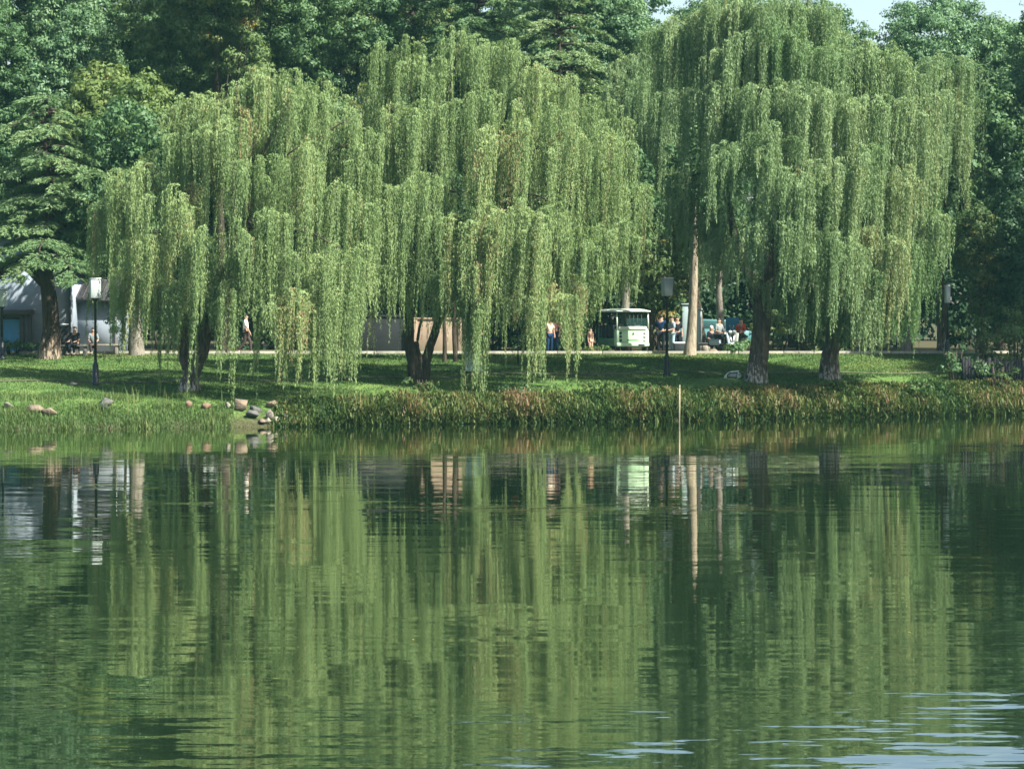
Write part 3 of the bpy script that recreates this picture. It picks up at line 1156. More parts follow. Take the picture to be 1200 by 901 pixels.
# scooters
def scooter(px, Y, rz, mat, label):
    t = thing('motor_scooter', label, 'scooter', stand(px, Y), rz, 'scooters parked by the seated people')
    # faces -Y
    for y in (-.62, .55):
        wheel(t, (0, y, .23), .23, .1)
    Geo().box((0, -.38, .62), (.34, .10, .62), bevel=.04, rx=R(-14)).build('front_shield', mat, t)
    Geo().box((0, -.62, .44), (.17, .46, .10), bevel=.04, rx=R(4)).build('mudguard', mat, t)
    Geo().box((0, -.02, .30), (.30, .62, .10), bevel=.03).build('footboard', SEAT_DARK, t)
    Geo().box((0, .48, .52), (.34, .72, .34), bevel=.09, taper=.85).build('body', mat, t)
    Geo().box((0, .42, .75), (.30, .72, .10), bevel=.04).build('seat', SEAT_DARK, t)
    hb = Geo().tube([(-.34, -.26, 1.02), (-.1, -.34, .98), (.1, -.34, .98), (.34, -.26, 1.02)], .018, 6).build('handlebar', BLACK_METAL, t)
    for s_ in (-1, 1):
        Geo().tube([(s_ * .2, -.32, 1.0), (s_ * .27, -.34, 1.18)], .01, 5).ball((s_ * .28, -.34, 1.22), .06, 1, 0, (1, .4, .8)).build('mirror', BLACK_METAL, hb)
    Geo().ball((0, -.42, .95), .10, 2, 0, (1.1, .8, .9)).build('headlight', LAMP_GLASS, t)
    Geo().tube([(0, -.36, .95), (0, -.62, .24)], .03, 6).build('fork', STEEL, t)
    return t


SCOOT_BLUE = solid('scooter_grey_blue', (.22, .30, .33), .3, .08, 2)
SCOOT_PALE = solid('scooter_pale', (.27, .30, .27), .3, .08, 2)
scooter(848, 109.2, R(40), SCOOT_BLUE, 'grey blue motor scooter under the rider in a grey shirt')
scooter(865, 109.2, R(-30), SCOOT_PALE, 'pale motor scooter under the rider in a red orange jacket')
for px, rz, top, lab in ((848, R(40), C_GREY, 'person in a grey shirt sitting on the grey blue scooter'), (865, R(-30), C_ORANGE, 'person in a red orange jacket sitting on the pale scooter')):
    q = stand(px, 109.2)
    person(q + Vector((-.36 * math.sin(rz), .36 * math.cos(rz), .33)), rz, 1.7, 'sit', top, C_BLACK, lab)


# ------------------------------------------------------------------ stones
def rand_dirs(n):
    v = rng.normal(size=(n, 3))
    return v / np.linalg.norm(v, axis=1, keepdims=True)


def rock(px, py, wpx, hpx, mat, label, group, sq=1.):
    p = foot(px, py)
    r = wpx * p.y / FPX / 2 * 1.15
    hgt = hpx * p.y / FPX / 2 * 1.15
    bm = bmesh.new()
    for d in rand_dirs(13):
        k = rng.uniform(.80, 1.05)
        bm.verts.new((d[0] * k * r, d[1] * k * r * .85, d[2] * k * hgt * 1.2))
    bmesh.ops.convex_hull(bm, input=list(bm.verts))
    loose = [w for w in bm.verts if not w.link_faces]
    bmesh.ops.delete(bm, geom=loose, context='VERTS')
    bmesh.ops.bevel(bm, geom=list(bm.edges), offset=r * .02, segments=1, affect='EDGES', profile=.5)
    bmesh.ops.triangulate(bm, faces=list(bm.faces))
    bm.verts.index_update()
    o = Geo().add([w.co for w in bm.verts], [[w.index for w in q.verts] for q in bm.faces]).build('rock', mat)
    bm.free()
    o.location = p + Vector((0, 0, hgt * .7))
    o.rotation_euler = (0, 0, random.uniform(-.5, .5))
    return tag(o, label, 'rock', group)


BG = 'stones along the bank'
PG = 'stones of the rock pile at the reeds'
for a in [(14, 479, 18, 11, STONE_PALE, 'pale stone in sunlit grass at the far left of the bank', BG),
          (40, 484, 22, 11, STONE, 'larger rounded tan stone in sunlit grass at the left', BG),
          (57, 486, 20, 10, STONE, 'tan stone just right of the larger rounded one', BG),
          (121, 475, 22, 12, STONE_GREY, 'grey boulder near the foot of the left lamp post', BG),
          (123, 481, 14, 7, SEAT_DARK, 'small dark stone below the grey boulder', BG),
          (85, 452, 12, 4, STONE_PALE, 'flat pale slab lying on the lawn near the path', BG),
          (221, 478, 10, 9, STONE_RED, 'small reddish stone below the left willow trunk', BG),
          (242, 479, 12, 8, STONE_RED, 'wider reddish stone right of the left willow trunk', BG),
          (268, 479, 9, 8, STONE_PALE, 'small pale stone left of the rock pile', BG),
          (283, 481, 18, 16, STONE, 'leftmost tall tan rock of the pile', PG),
          (301, 483, 18, 18, STONE_GREY, 'grey rock in the middle of the pile top', PG),
          (318, 478, 14, 10, STONE, 'tan rock at the right top of the pile', PG),
          (296, 490, 16, 10, STONE_GREY, 'low grey rock at the left foot of the pile', PG),
          (316, 492, 9, 12, STONE_PALE, 'upright pale block at the front of the pile', PG),
          (314, 497, 9, 8, STONE_PALE, 'small pale block touching the water under the upright one', PG),
          (324, 496, 10, 8, STONE_PALE, 'pale flat rock at the waterline right of the small block', PG),
          (334, 492, 13, 8, STONE_GREY, 'grey rock at the right end of the pile beside reeds', PG),
          (306, 497, 11, 6, STONE, 'flat tan rock at the left waterline of the pile', PG),
          (827, 414, 12, 9, STONE_PALE, 'pale rock at the left end of the low heap by the scooters', None),
          (836, 415, 15, 7, STONE, 'flat tan rock in the low heap by the scooters', None)]:
    rock(*a)


# ------------------------------------------------------------------ foliage
def leaf_tris(g, base, d, L, W, tint):
    """slim triangles from base along d"""
    n = len(base)
    r = rand_dirs(n)
    s = np.cross(d, r)
    s /= np.linalg.norm(s, axis=1, keepdims=True) + 1e-9
    L = L[:, None]
    W = W[:, None]
    v = np.stack([base + s * W * .5, base - s * W * .5, base + d * L], 1).reshape(-1, 3)
    f = np.arange(3 * n).reshape(n, 3)
    g.add(v, f, np.repeat(tint, 3))


def leaf_quads(g, base, d, nrm, L, W, tint):
    """diamond leaves lying roughly across nrm"""
    n = len(base)
    s = np.cross(d, nrm)
    s /= np.linalg.norm(s, axis=1, keepdims=True) + 1e-9
    L = L[:, None]
    W = W[:, None]
    mid = base + d * L * .45
    v = np.stack([base, mid + s * W * .5, base + d * L, mid - s * W * .5], 1).reshape(-1, 3)
    f = np.arange(4 * n).reshape(n, 4)
    g.add(v, f, np.repeat(tint, 4))


def willow(name, base, clumps, trunk_paths, leaf, label, fill=.22, dens=1., spread=.31, Yc=None, step=.046, bark_m=None, droop=1., size=1., depth=4., gaps=()):
    """clumps: (px, py_top, r_m, drop_px, dY) -> arching umbrellas of hanging strands"""
    bark_m = bark_m or BARK_WILLOW
    t = thing(name, label, 'willow tree', base, 0, 'weeping willows on the bank')
    B = np.array(base)
    Yc = Yc or base.y
    cl = []
    for (px, py, r, dp, dY) in clumps:
        dY = dY * 1.4 if dY < 0 else dY
        q = at(px, py, Yc + dY)
        cl.append((np.array(q) - B, r, dp * (Yc + dY) / FPX, dY, 1.))
    n0 = len(cl)
    for i in range(int(n0 * fill)):
        c, r, dr, dY, _ = cl[rng.integers(n0)]
        back = rng.uniform(.6, 1.6) if rng.random() < .4 else rng.uniform(1.2, depth)
        dzz = rng.uniform(.1, 1.0)
        z = c[2] - dzz
        cl.append((np.array([c[0] + rng.uniform(-.6, .6), c[1] + back, z]), r, max(.6, min(dr - dzz * .8, z - .8)), dY + back, .6))
    g = Geo()
    for (c, r, drop, dY, q) in cl:
        ctint = rng.normal(.46, .15)
        nb = int(round((6 + 3.6 * r) * dens * (.6 + .4 * q)))
        th0 = rng.uniform(0, 6.28)
        for b in range(nb):
            th = th0 + b * 2.39996 + rng.uniform(-.4, .4)
            cs, sn = math.cos(th), math.sin(th)
            reach = r * rng.uniform(.35, 1.15)
            jx, jy = rng.normal(0, .2 * r, 2)
            apex = rng.uniform(-.55, .42) - .25 * (reach / r) ** 2
            bdrop = drop * rng.uniform(.72, 1.2)
            nr = max(3, int((2. + 5. * reach) * (.55 + .45 * q)))
            ph = rng.uniform(0, 6.28)
            btint = ctint + rng.normal(0, .06)
            for k in range(nr):
                u0 = .22 + .78 * (k + rng.uniform(.1, .9)) / nr
                zz = apex * math.sin(min(u0 * 2.3, 1.9)) - .55 * max(0, 1 - u0 * 2.2) - .75 * reach * max(0, u0 - .4) ** 1.7
                bx, by, bz = c[0] + jx + cs * reach * u0, c[1] + jy + sn * reach * u0, c[2] + zz
                lng = math.sin(ph + u0 * 4.5 + rng.normal(0, .5)) > .15
                Ld = bdrop * (rng.uniform(.62, 1.02) if lng else rng.uniform(.22, .5)) * droop
                if rng.random() < .12:
                    Ld *= .5
                Ld = max(Ld + zz * .5, .45)
                ns = rng.integers(4, 8) if lng else rng.integers(2, 5)
                Lr = Ld * (1 - rng.uniform(0, .55, ns))
                Lr[0] = Ld
                arch = rng.uniform(.2, .5)
                out = rng.uniform(.10, .32)
                rtint = btint + rng.normal(0, .10) + (.38 if rng.random() < .03 else 0)
                sw = rng.normal(0, .035, 2) + np.array([-.03, 0])
                tha = th + rng.normal(0, .5)
                ca, sa = math.cos(tha), math.sin(tha)
                for m in range(ns):
                    tot = arch + Lr[m]
                    n = int(tot / step)
                    u = (np.arange(n) + rng.uniform(0, 1, n)) * step
                    ua = np.clip(u / arch, 0, 1)
                    ub = np.clip(u - arch * .6, 0, None)
                    ox, oy = rng.normal(0, .05, 2) * size
                    ww = rng.uniform(.018, .045)
                    of = out * np.sin(ua * 1.57)
                    cv = 1 - .55 * np.clip(ub / Ld, 0, 1)
                    ww = ww * cv
                    P = np.stack([bx + ca * of + ox * ua * cv * 1.5 + sw[0] * ub + rng.normal(0, 1, n) * ww,
                                  by + sa * of + oy * ua * cv * 1.5 + sw[1] * ub + rng.normal(0, 1, n) * ww,
                                  bz + .10 * np.sin(ua * 2.2) - ub + rng.normal(0, .02, n)], 1)
                    dd = np.stack([ca * (1 - ua) * .9, sa * (1 - ua) * .9, -.1 - .9 * ua], 1)
                    dd = dd + rand_dirs(n) * np.array([1., 1., .5]) * spread
                    dd /= np.linalg.norm(dd, axis=1, keepdims=True)
                    L_ = rng.uniform(.07, .125, n) * size
                    tn = np.clip(rtint + rng.normal(0, .12, n), 0, 1)
                    if gaps and P[-1, 2] < 5.5:
                        W_ = P + B
                        qx = 600 + W_[:, 0] / W_[:, 1] * FPX
                        qy = 373 + (CAMZ - W_[:, 2]) / W_[:, 1] * FPX
                        ok = np.ones(n, bool)
                        for (g0, g1, g2, g3) in gaps:
                            ok &= ~((qx > g0) & (qx < g1) & (qy > g2 + 14 * math.sin(g0 + qx[0] * .9)) & (qy < g3))
                        if not ok.any():
                            continue
                        P, dd, L_, tn = P[ok], dd[ok], L_[ok], tn[ok]
                    leaf_tris(g, P, dd, L_, L_ * .27 + .005, tn)
    g.build('crown', leaf, t)
    tr = Geo()
    tops = []
    for path, rad in trunk_paths:
        pts = [Vector(np.array(at(a, b, base.y + dy)) - B) for a, b, dy in path]
        fine, fr = [], []
        for i in range(len(pts) - 1):
            for k in range(5):
                u = k / 5
                fine.append(pts[i].lerp(pts[i + 1], u) + Vector((random.uniform(-.02, .02), random.uniform(-.02, .02), 0)))
                fr.append(rad[i] * (1 - u) + rad[i + 1] * u)
        fine.append(pts[-1])
        fr.append(rad[-1])
        if fine[0].z < .4:
            fine.insert(0, fine[0] + Vector((0, 0, -.45)))
            fr.insert(0, fr[0] * 1.25)
        tr.tube(fine, fr, 14, True, .5, .13)
        tops.append((fine[-1], fr[-1]))
    tr.build('trunk', bark_m, t, True)
    # limbs towards the clumps
    order = sorted(range(n0), key=lambda i: cl[i][1] * -1)
    for i in range(0, n0):
        if i % 2:
            continue
        c = Vector(cl[i][0])
        s_, r0 = min(tops, key=lambda q: (q[0] - c).length)
        mid = s_.lerp(c, .45) + Vector((0, .3, .45 + .12 * (c - s_).length))
        pts, rad = [], []
        for k in range(9):
            u = k / 8
            pts.append(s_ * (1 - u) ** 2 + mid * 2 * u * (1 - u) + c * u * u + Vector((random.uniform(-.06, .06),) * 3))
            rad.append(max(.02, min(r0 * .55, .13) * (1 - u) ** .8 + .018))
        Geo().tube(pts, rad, 7).build('bough', BARK_DARK, t, True)
    return t


A_CL = [(418, 135, .9, 150, .6), (424, 190, .9, 150, .2), (430, 240, .8, 130, 0), (226, 110, 1.1, 120, .5), (268, 118, 1.1, 140, .2), (292, 97, 1.1, 150, 0), (322, 86, 1.1, 160, .5), (375, 99, 1.1, 170, .8), (348, 108, 1.1, 150, -.6), (255, 137, 1.1, 140, -.8),
        (170, 195, 1.2, 180, 0), (205, 162, 1.1, 150, .3), (264, 140, 1.1, 160, -1.2), (302, 188, 1.2, 200, -1.8), (350, 172, 1.2, 190, -1.4), (396, 216, 1.2, 190, -.6), (412, 168, .9, 160, .6),
        (211, 224, 1.1, 190, -1.6), (140, 212, .9, 170, .4), (128, 236, .7, 130, .2), (180, 272, 1.1, 140, -1.4), (245, 267, 1.1, 170, -2.2), (300, 272, 1.0, 160, -2.6), (351, 304, 1.0, 150, -2.4),
        (400, 292, 1.1, 160, -1.6), (330, 242, 1.1, 190, -2.2), (155, 318, .8, 95, -.8), (200, 345, .8, 95, -1.6), (362, 345, .7, 115, -2.2), (318, 355, .6, 105, -2.6), (225, 330, .9, 95, -2.), (268, 335, .7, 125, -2.4), (390, 340, .9, 122, -2.), (345, 350, .7, 105, -2.8), (415, 330, .7, 110, -.6)]
pA = foot(220, 459)
willow('willow_tree', pA, A_CL, [([(220, 459, 0), (224, 440, 0), (238, 410, .1), (243, 380, .2), (262, 330, .3), (275, 270, .5)], [.42, .30, .25, .22, .19, .15]),
                                 ([(228, 455, .3), (216, 420, .5), (212, 370, .6), (220, 310, .8)], [.24, .2, .17, .13])],
       WILLOW_A, 'leftmost weeping willow with yellow green strands over the bank stones', Yc=pA.y + 1.2, gaps=[(280, 297, 360, 425), (232, 250, 375, 440), (305, 322, 385, 470), (355, 362, 400, 470), (150, 175, 395, 470)])

B_CL = [(463, 54, 1.0, 150, .4), (500, 72, 1.1, 150, 0), (542, 44, 1.1, 160, .4), (580, 52, 1.1, 170, .2), (614, 68, 1.1, 160, .2), (655, 94, 1.2, 180, .2), (690, 118, 1.2, 170, .3), (718, 146, 1.2, 190, .2), (440, 97, .9, 140, .8),
        (482, 125, 1.2, 170, -1.2), (550, 110, 1.2, 190, -1.2), (621, 124, 1.2, 200, -1.3), (670, 152, 1.2, 210, -1.3), (700, 184, 1.2, 165, -1.2), (437, 168, 1., 190, 0), (460, 142, 1.0, 150, -.4), (585, 152, 1.1, 200, -1.8),
        (489, 208, 1.3, 180, -2.2), (540, 232, 1.1, 160, -2.), (600, 242, 1.1, 180, -2.6), (645, 237, 1.1, 190, -2.4), (680, 272, 1.0, 112, -2.), (738, 224, .9, 122, -.2), (725, 262, 1.0, 88, -1.2),
        (557, 264, 1.0, 185, -2.8), (553, 345, .7, 112, -2.7), (560, 300, .8, 130, -2.8), (625, 257, 1.0, 195, -3.), (445, 272, .9, 105, -1), (470, 302, .9, 95, -2), (520, 312, .9, 85, -2.4), (572, 340, .8, 125, -2.8), (625, 340, .8, 122, -3), (667, 330, .75, 128, -2.4), (735, 300, .7, 48, -.6), (650, 350, .7, 112, -2.9), (703, 318, .6, 62, -1.4)]
pB = foot(490, 447)
willow('willow_tree', pB, B_CL, [([(486, 447, 0), (484, 425, 0), (480, 400, .1), (478, 350, .1), (490, 290, .3), (505, 230, .5)], [.27, .23, .21, .19, .17, .14]),
                                 ([(497, 446, .2), (499, 425, .2), (506, 400, .3), (520, 360, .4), (540, 300, .6), (570, 240, .8)], [.23, .19, .17, .16, .15, .13]),
                                 ([(492, 445, -.1), (491, 420, 0), (488, 400, 0)], [.14, .11, .08])],
       WILLOW_A, 'tall middle weeping willow with a forked trunk and strands down to the reeds', Yc=pB.y + .8, bark_m=BARK_DARK, gaps=[(640, 657, 366, 440), (487, 499, 388, 430), (506, 541, 388, 430), (594, 611, 372, 470), (686, 768, 388, 470), (714, 768, 356, 470), (575, 584, 380, 470), (655, 662, 400, 470), (425, 455, 372, 440)])

C_CL = [(812, 205, 1.0, 122, .6), (790, 225, .8, 95, .9), (832, 255, .9, 78, .2), (785, 26, 1.2, 150, 1.8), (880, 2, 1.1, 150, 1), (915, -8, 1.0, 150, .4), (948, -4, 1.0, 150, .9), (838, 4, 1.1, 150, 1.2), (1008, 62, 1.0, 150, .2), (1046, 84, 1.0, 150, .6), (812, 14, 1.3, 150, 2), (860, 2, 1.3, 150, 1), (900, 6, 1.4, 150, .5), (936, 14, 1.2, 150, .8), (968, 16, 1.1, 160, 1), (1000, 46, 1.2, 160, .8), (1032, 54, 1.3, 170, 1.2), (920, 32, 1.3, 150, -.6), (870, 46, 1.3, 150, -.3), (960, 52, 1.3, 160, -.8),
        (896, 100, 1.3, 130, -1.6), (845, 92, 1.3, 140, -.6), (940, 102, 1.3, 150, -1.8), (985, 107, 1.3, 150, -1.6), (1030, 112, 1.2, 150, -.8), (1064, 117, 1.2, 170, .2), (1075, 162, 1., 150, .4),
        (868, 166, 1.3, 125, -2.4), (936, 202, 1.4, 140, -2.8), (985, 192, 1.3, 140, -2.4), (1048, 202, 1.2, 150, -1.2), (1010, 172, 1.2, 140, -2), (910, 152, 1.1, 120, -2.4),
        (908, 264, 1.2, 85, -3), (945, 274, 1.1, 90, -2.8), (990, 272, 1.2, 120, -2.4), (1030, 272, 1.1, 120, -1.6), (1078, 242, 1.0, 90, 0), (852, 282, 1.0, 80, -1.4), (1060, 290, 1.0, 80, -.6),
        (928, 335, .8, 75, -1.6), (950, 330, .8, 85, -1.6), (1012, 345, .8, 75, -1.4)]
pC = foot(887, 447)
willow('willow_tree', pC, C_CL, [([(885, 447, 0), (888, 425, 0), (893, 385, .1), (893, 345, .2), (905, 290, .4), (930, 220, .6)], [.52, .40, .37, .39, .28, .2]),
                                 ([(890, 352, .1), (876, 320, -.2), (862, 280, 0), (850, 220, .3)], [.28, .22, .17, .12]),
                                 ([(893, 345, .2), (915, 310, .3), (950, 260, .5)], [.26, .18, .13])],
       WILLOW_C, 'tallest weeping willow with a thick pale based trunk right of the fish sign', Yc=pC.y - .6, fill=.35, depth=2.0, gaps=[(838, 908, 372, 470), (905, 935, 405, 470), (960, 990, 390, 470)], spread=.42, droop=.95, size=1.08, dens=1.05)

D_CL = [(1000, 150, 1.3, 200, 1.5), (1050, 180, 1.3, 190, 1.5), (1070, 212, 1.0, 150, 1.5), (960, 200, 1.3, 160, 1.5), (1020, 302, 1.1, 105, .5), (1062, 312, .9, 85, .5), (1050, 340, .9, 75, 0), (985, 322, .9, 90, -.8), (1040, 250, 1.2, 130, .5), (1000, 240, 1.2, 150, .2)]
pD = foot(972, 443)
willow('willow_tree', pD, D_CL, [([(973, 443, 0), (974, 420, 0), (976, 380, .1), (980, 330, .3), (995, 260, .5)], [.42, .30, .26, .24, .16]),
                                 ([(964, 442, .1), (966, 420, .1), (973, 395, .1)], [.2, .16, .12]),
                                 ([(978, 350, .2), (1000, 320, .3), (1030, 270, .6)], [.18, .14, .1])],
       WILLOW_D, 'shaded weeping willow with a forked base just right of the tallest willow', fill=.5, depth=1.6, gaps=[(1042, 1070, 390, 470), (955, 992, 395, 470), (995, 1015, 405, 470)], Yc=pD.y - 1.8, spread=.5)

E_CL = [(760, 62, 1.5, 150, 0), (800, 32, 1.5, 160, .5), (735, 102, 1.3, 130, 0), (790, 112, 1.5, 200, -1), (830, 122, 1.4, 200, 0), (770, 172, 1.3, 180, 0), (745, 162, 1.2, 140, .3), (815, 192, 1.4, 150, -.5), (780, 252, 1.2, 90, -.8), (838, 232, 1.2, 120, 0), (770, 90, 1.4, 140, -.6)]
pE = stand(826, 114.0)
willow('willow_tree', pE, E_CL, [([(826, 418, 0), (820, 380, 0), (815, 330, .1), (805, 260, .2), (795, 180, .4)], [.2, .17, .16, .15, .12])],
       WILLOW_C, 'dark weeping willow set back between the middle and the tallest willow', fill=.5, spread=.5, Yc=114.0)
F_CL = [(1100, 66, 1.5, 140, 0), (1116, 74, 1.2, 150, 0), (1080, 82, 1.4, 150, .5), (1124, 114, 1.0, 140, 0), (1104, 152, 1.2, 125, 0), (1095, 110, 1.3, 150, -.8)]
pF = stand(1105, 107.5)
willow('willow_tree', pF, F_CL, [([(1105, 420, 0), (1104, 370, 0), (1100, 300, .1), (1108, 200, .2), (1112, 120, .3)], [.28, .22, .19, .15, .1])],
       WILLOW_C, 'small weeping willow set back at the right beneath the round tree', fill=.5, spread=.45, Yc=107.5)


def puff_crown(g, lobes, leaf_len, n_leaf, puff_r, dens, tint_mu=.5, up_bias=.25, odd=0.):
    """lobes: (x,y,z,rx,ry,rz)"""
    for (x, y, z, rx, ry, rz) in lobes:
        area = 4 * math.pi * ((rx * ry + rx * rz + ry * rz) / 3)
        n = max(4, int(area * dens))
        d = rand_dirs(n)
        d[:, 2] += up_bias
        d /= np.linalg.norm(d, axis=1, keepdims=True)
        lt = tint_mu + rng.normal(0, .08)
        for q in range(n):
            pr = puff_r * rng.uniform(.6, 1.35)
            rad = rng.uniform(.72, 1.05)
            c = np.array([x, y, z]) + d[q] * np.array([rx, ry, rz]) * rad
            m = int(n_leaf * rng.uniform(.6, 1.3) * (pr / puff_r) ** 2)
            e = rand_dirs(m)
            e[:, 2] = np.abs(e[:, 2]) * .8 + e[:, 2] * .35
            e /= np.linalg.norm(e, axis=1, keepdims=True)
            P = c + e * (pr * rng.uniform(.45, 1.0, (m, 1)))
            ld = np.cross(e, rand_dirs(m)) + np.array([0, 0, -.35])
            ld /= np.linalg.norm(ld, axis=1, keepdims=True)
            nrm = e + rand_dirs(m) * .45
            nrm /= np.linalg.norm(nrm, axis=1, keepdims=True)
            L_ = leaf_len * rng.uniform(.7, 1.3, m)
            tt = lt + rng.normal(0, .09) + rng.normal(0, .12, m)
            if odd and rng.random() < odd:
                tt = tt + .4
            leaf_quads(g, P, ld, nrm, L_, L_ * .55, np.clip(tt, 0, 1))


def auto_lobes(cx, cz, rx, rz, n, ry=None, lr=(.36, .55)):
    ry = ry or rx
    out = []
    for i in range(n):
        d = rand_dirs(1)[0]
        k = rng.uniform(.45, .78)
        s_ = rng.uniform(*lr)
        out.append((cx + d[0] * rx * k, d[1] * ry * k, cz + d[2] * rz * k, rx * s_, ry * s_, rz * s_ * .9))
    out.append((cx, 0, cz, rx * .6, ry * .6, rz * .6))
    return out


def broad_tree(px, Y, py_top, py_low, rx, leaf, label, bark_m=None, lean=0., leaf_len=.165, n_leaf=80, puff_r=.5, dens=1.75, n_lobes=11, tint=.5, trunk_r=.28, cat='tree', name='broadleaf_tree', odd=0., vis=None, group='trees behind the willows', base_px=None):
    b = stand(base_px if base_px is not None else px, Y)
    top, low = at(px, py_top, Y).z - b.z, at(px, py_low, Y).z - b.z
    cx = at(px, 300, Y).x - b.x
    t = thing(name, label, cat, b, 0, group)
    cz, rz = (top + low) / 2, (top - low) / 2
    lobes = auto_lobes(cx, cz, rx, rz, n_lobes)
    g = Geo()
    puff_crown(g, lobes, leaf_len, n_leaf, puff_r, dens, tint, odd=odd)
    g.build('crown', leaf, t)
    tr = Geo()
    pts = [Vector((0, 0, -.4))] + [Vector((cx * (k / 8) ** 1.3 + random.uniform(-.1, .1), random.uniform(-.1, .1), (cz + rz * .3) * k / 8)) for k in range(9)]
    pts[1] = Vector((0, 0, 0))
    tr.tube(pts, [trunk_r * 1.3] + [trunk_r * (1.12 - .095 * k) for k in range(9)], 10, True, .5, .08)
    for i, l in enumerate(lobes[:-1]):
        c = Vector(l[:3])
        s_ = pts[4 + i % 5]
        mid = s_.lerp(c, .5) + Vector((0, 0, -.2))
        q = [s_, s_.lerp(mid, .5) + Vector((0, 0, .1)), mid, c]
        tr.tube(q, [trunk_r * .42, trunk_r * .34, trunk_r * .26, .03], 6)
    tr.build('trunk', bark_m or BARK_DARK, t, True)
    return t


# row right behind the willows and the lawn, from left to right
broad_tree(28, 120, -150, 260, 4.6, CAMPHOR, 'large blue green bushy tree at the top left corner', trunk_r=.35)
broad_tree(140, 114, 84, 300, 2.9, BROAD_YELLOW, 'yellow green bushy tree between the cedar and the left willow', trunk_r=.22, leaf_len=.2)
broad_tree(150, 127, -190, 250, 4.8, BROAD_DARK, 'dark tree behind the yellow green one at the left', trunk_r=.3)
broad_tree(250, 118, -130, 100, 4.5, BROAD_OLIVE, 'olive green tree with a slanting bare trunk above the left willow', trunk_r=.26, dens=1.4, odd=.04, base_px=262)
broad_tree(352, 124, -190, 200, 4.8, BROAD_DARK, 'dark glossy tree above the gap between the two left willows', trunk_r=.32)
broad_tree(430, 126, -60, 140, 3.8, BROAD_OLIVE, 'thin olive tree with dark stems beside the tall cedar', trunk_r=.24, dens=1.2, odd=.06)
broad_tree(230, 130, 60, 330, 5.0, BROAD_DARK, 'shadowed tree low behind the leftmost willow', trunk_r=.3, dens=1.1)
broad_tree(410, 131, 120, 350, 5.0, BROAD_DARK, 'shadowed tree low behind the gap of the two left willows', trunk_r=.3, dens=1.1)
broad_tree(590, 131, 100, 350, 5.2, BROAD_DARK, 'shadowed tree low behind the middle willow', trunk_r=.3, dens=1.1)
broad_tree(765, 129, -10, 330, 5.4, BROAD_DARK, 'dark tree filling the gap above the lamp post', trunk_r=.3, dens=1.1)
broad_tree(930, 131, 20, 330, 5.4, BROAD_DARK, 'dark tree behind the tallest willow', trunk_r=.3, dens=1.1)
broad_tree(1135, 128, 14, 260, 6.0, CAMPHOR, 'round topped pale green tree against the sky at the right', trunk_r=.34, n_lobes=24)
broad_tree(1215, 122, 35, 300, 4.2, CAMPHOR, 'bushy blue green tree at the right edge below the round topped one', trunk_r=.3, n_lobes=12, tint=.38)
broad_tree(1172, 109, 125, 400, 2.9, BROAD_DARK, 'tall dark dense tree right of the small set back willow', trunk_r=.26, leaf_len=.19, n_lobes=13)
broad_tree(1150, 104.5, 245, 400, 1.5, AUTUMN, 'small tree with yellowing leaves before the dark dense tree', trunk_r=.12, leaf_len=.14, dens=2.4, puff_r=.35, n_leaf=50, odd=.12, tint=.4)
broad_tree(1215, 104, 180, 400, 2.2, HEDGE_SHADED, 'dark leafy tree cut by the right edge of the photo', trunk_r=.2, leaf_len=.18, tint=.6, dens=1.8)
broad_tree(705, 127, -50, 180, 4.2, CAMPHOR, 'pale bushy tree top between the cedar and the set back willow', trunk_r=.28)
broad_tree(763, 113, 225, 395, 1.6, BROAD_OLIVE, 'small tree with sunlit yellow leaves behind the shuttle and lamp', trunk_r=.14, leaf_len=.2, dens=1.6, odd=.3, tint=.55)
broad_tree(1290, 112, -60, 330, 5., BROAD_DARK, 'tall dark tree beyond the right edge', trunk_r=.35)
broad_tree(-80, 118, -170, 330, 4.4, BROAD_DARK, 'tall dark tree beyond the left edge', trunk_r=.35)

broad_tree(50, 134, 40, 340, 5.6, BROAD_DARK, 'shadowed tree behind the white building and the cedar', trunk_r=.3, dens=1.2)
broad_tree(320, 137, -40, 330, 6.0, BROAD_DARK, 'farthest dark tree above the gap of the two left willows', trunk_r=.3, dens=1.1)
broad_tree(690, 136, 40, 350, 6.0, BROAD_DARK, 'farthest dark tree behind the shuttle', trunk_r=.3, dens=1.1)
broad_tree(1060, 136, 70, 350, 6.0, BROAD_DARK, 'farthest dark tree between the right willows and the round tree', trunk_r=.3, dens=1.1)
broad_tree(560, 138, -80, 200, 5.2, BROAD_DARK, 'farthest dark tree above the top of the middle willow', trunk_r=.3, dens=1.2)
broad_tree(465, 138, -90, 160, 4.6, BROAD_OLIVE, 'farthest olive tree above the left top of the middle willow', trunk_r=.3, dens=1.2)
broad_tree(850, 136, -20, 250, 6.0, BROAD_DARK, 'farthest dark tree behind the top left of the tallest willow', trunk_r=.3, dens=1.1)
broad_tree(1475, 96.5, -60, 300, 3.3, BROAD_DARK, 'unseen tree added beyond the right edge to shade the bank', trunk_r=.4)  # outside the view, put in to shade the fence and right bank


def far_wood():
    g = Geo()
    lobes = []
    for i in range(70):
        x = -95 + 190 * i / 69 + rng.uniform(-1.5, 1.5)
        h = rng.uniform(5, 8)
        lobes.append((x, 172 + rng.uniform(-5, 5), 2 + h * .9, rng.uniform(3, 4.5), 3., h))
    puff_crown(g, lobes, .6, 26, 1.1, .42, .4)
    kind(g.build('far_wood', HEDGE_SHADED), 'stuff', 'distant dark wood closing the view between the trunks', 'wood')


far_wood()
broad_tree(222, 137, -60, 260, 5.4, BROAD_DARK, 'farthest dark tree behind the olive tree with the slanting trunk', trunk_r=.3, dens=1.2)
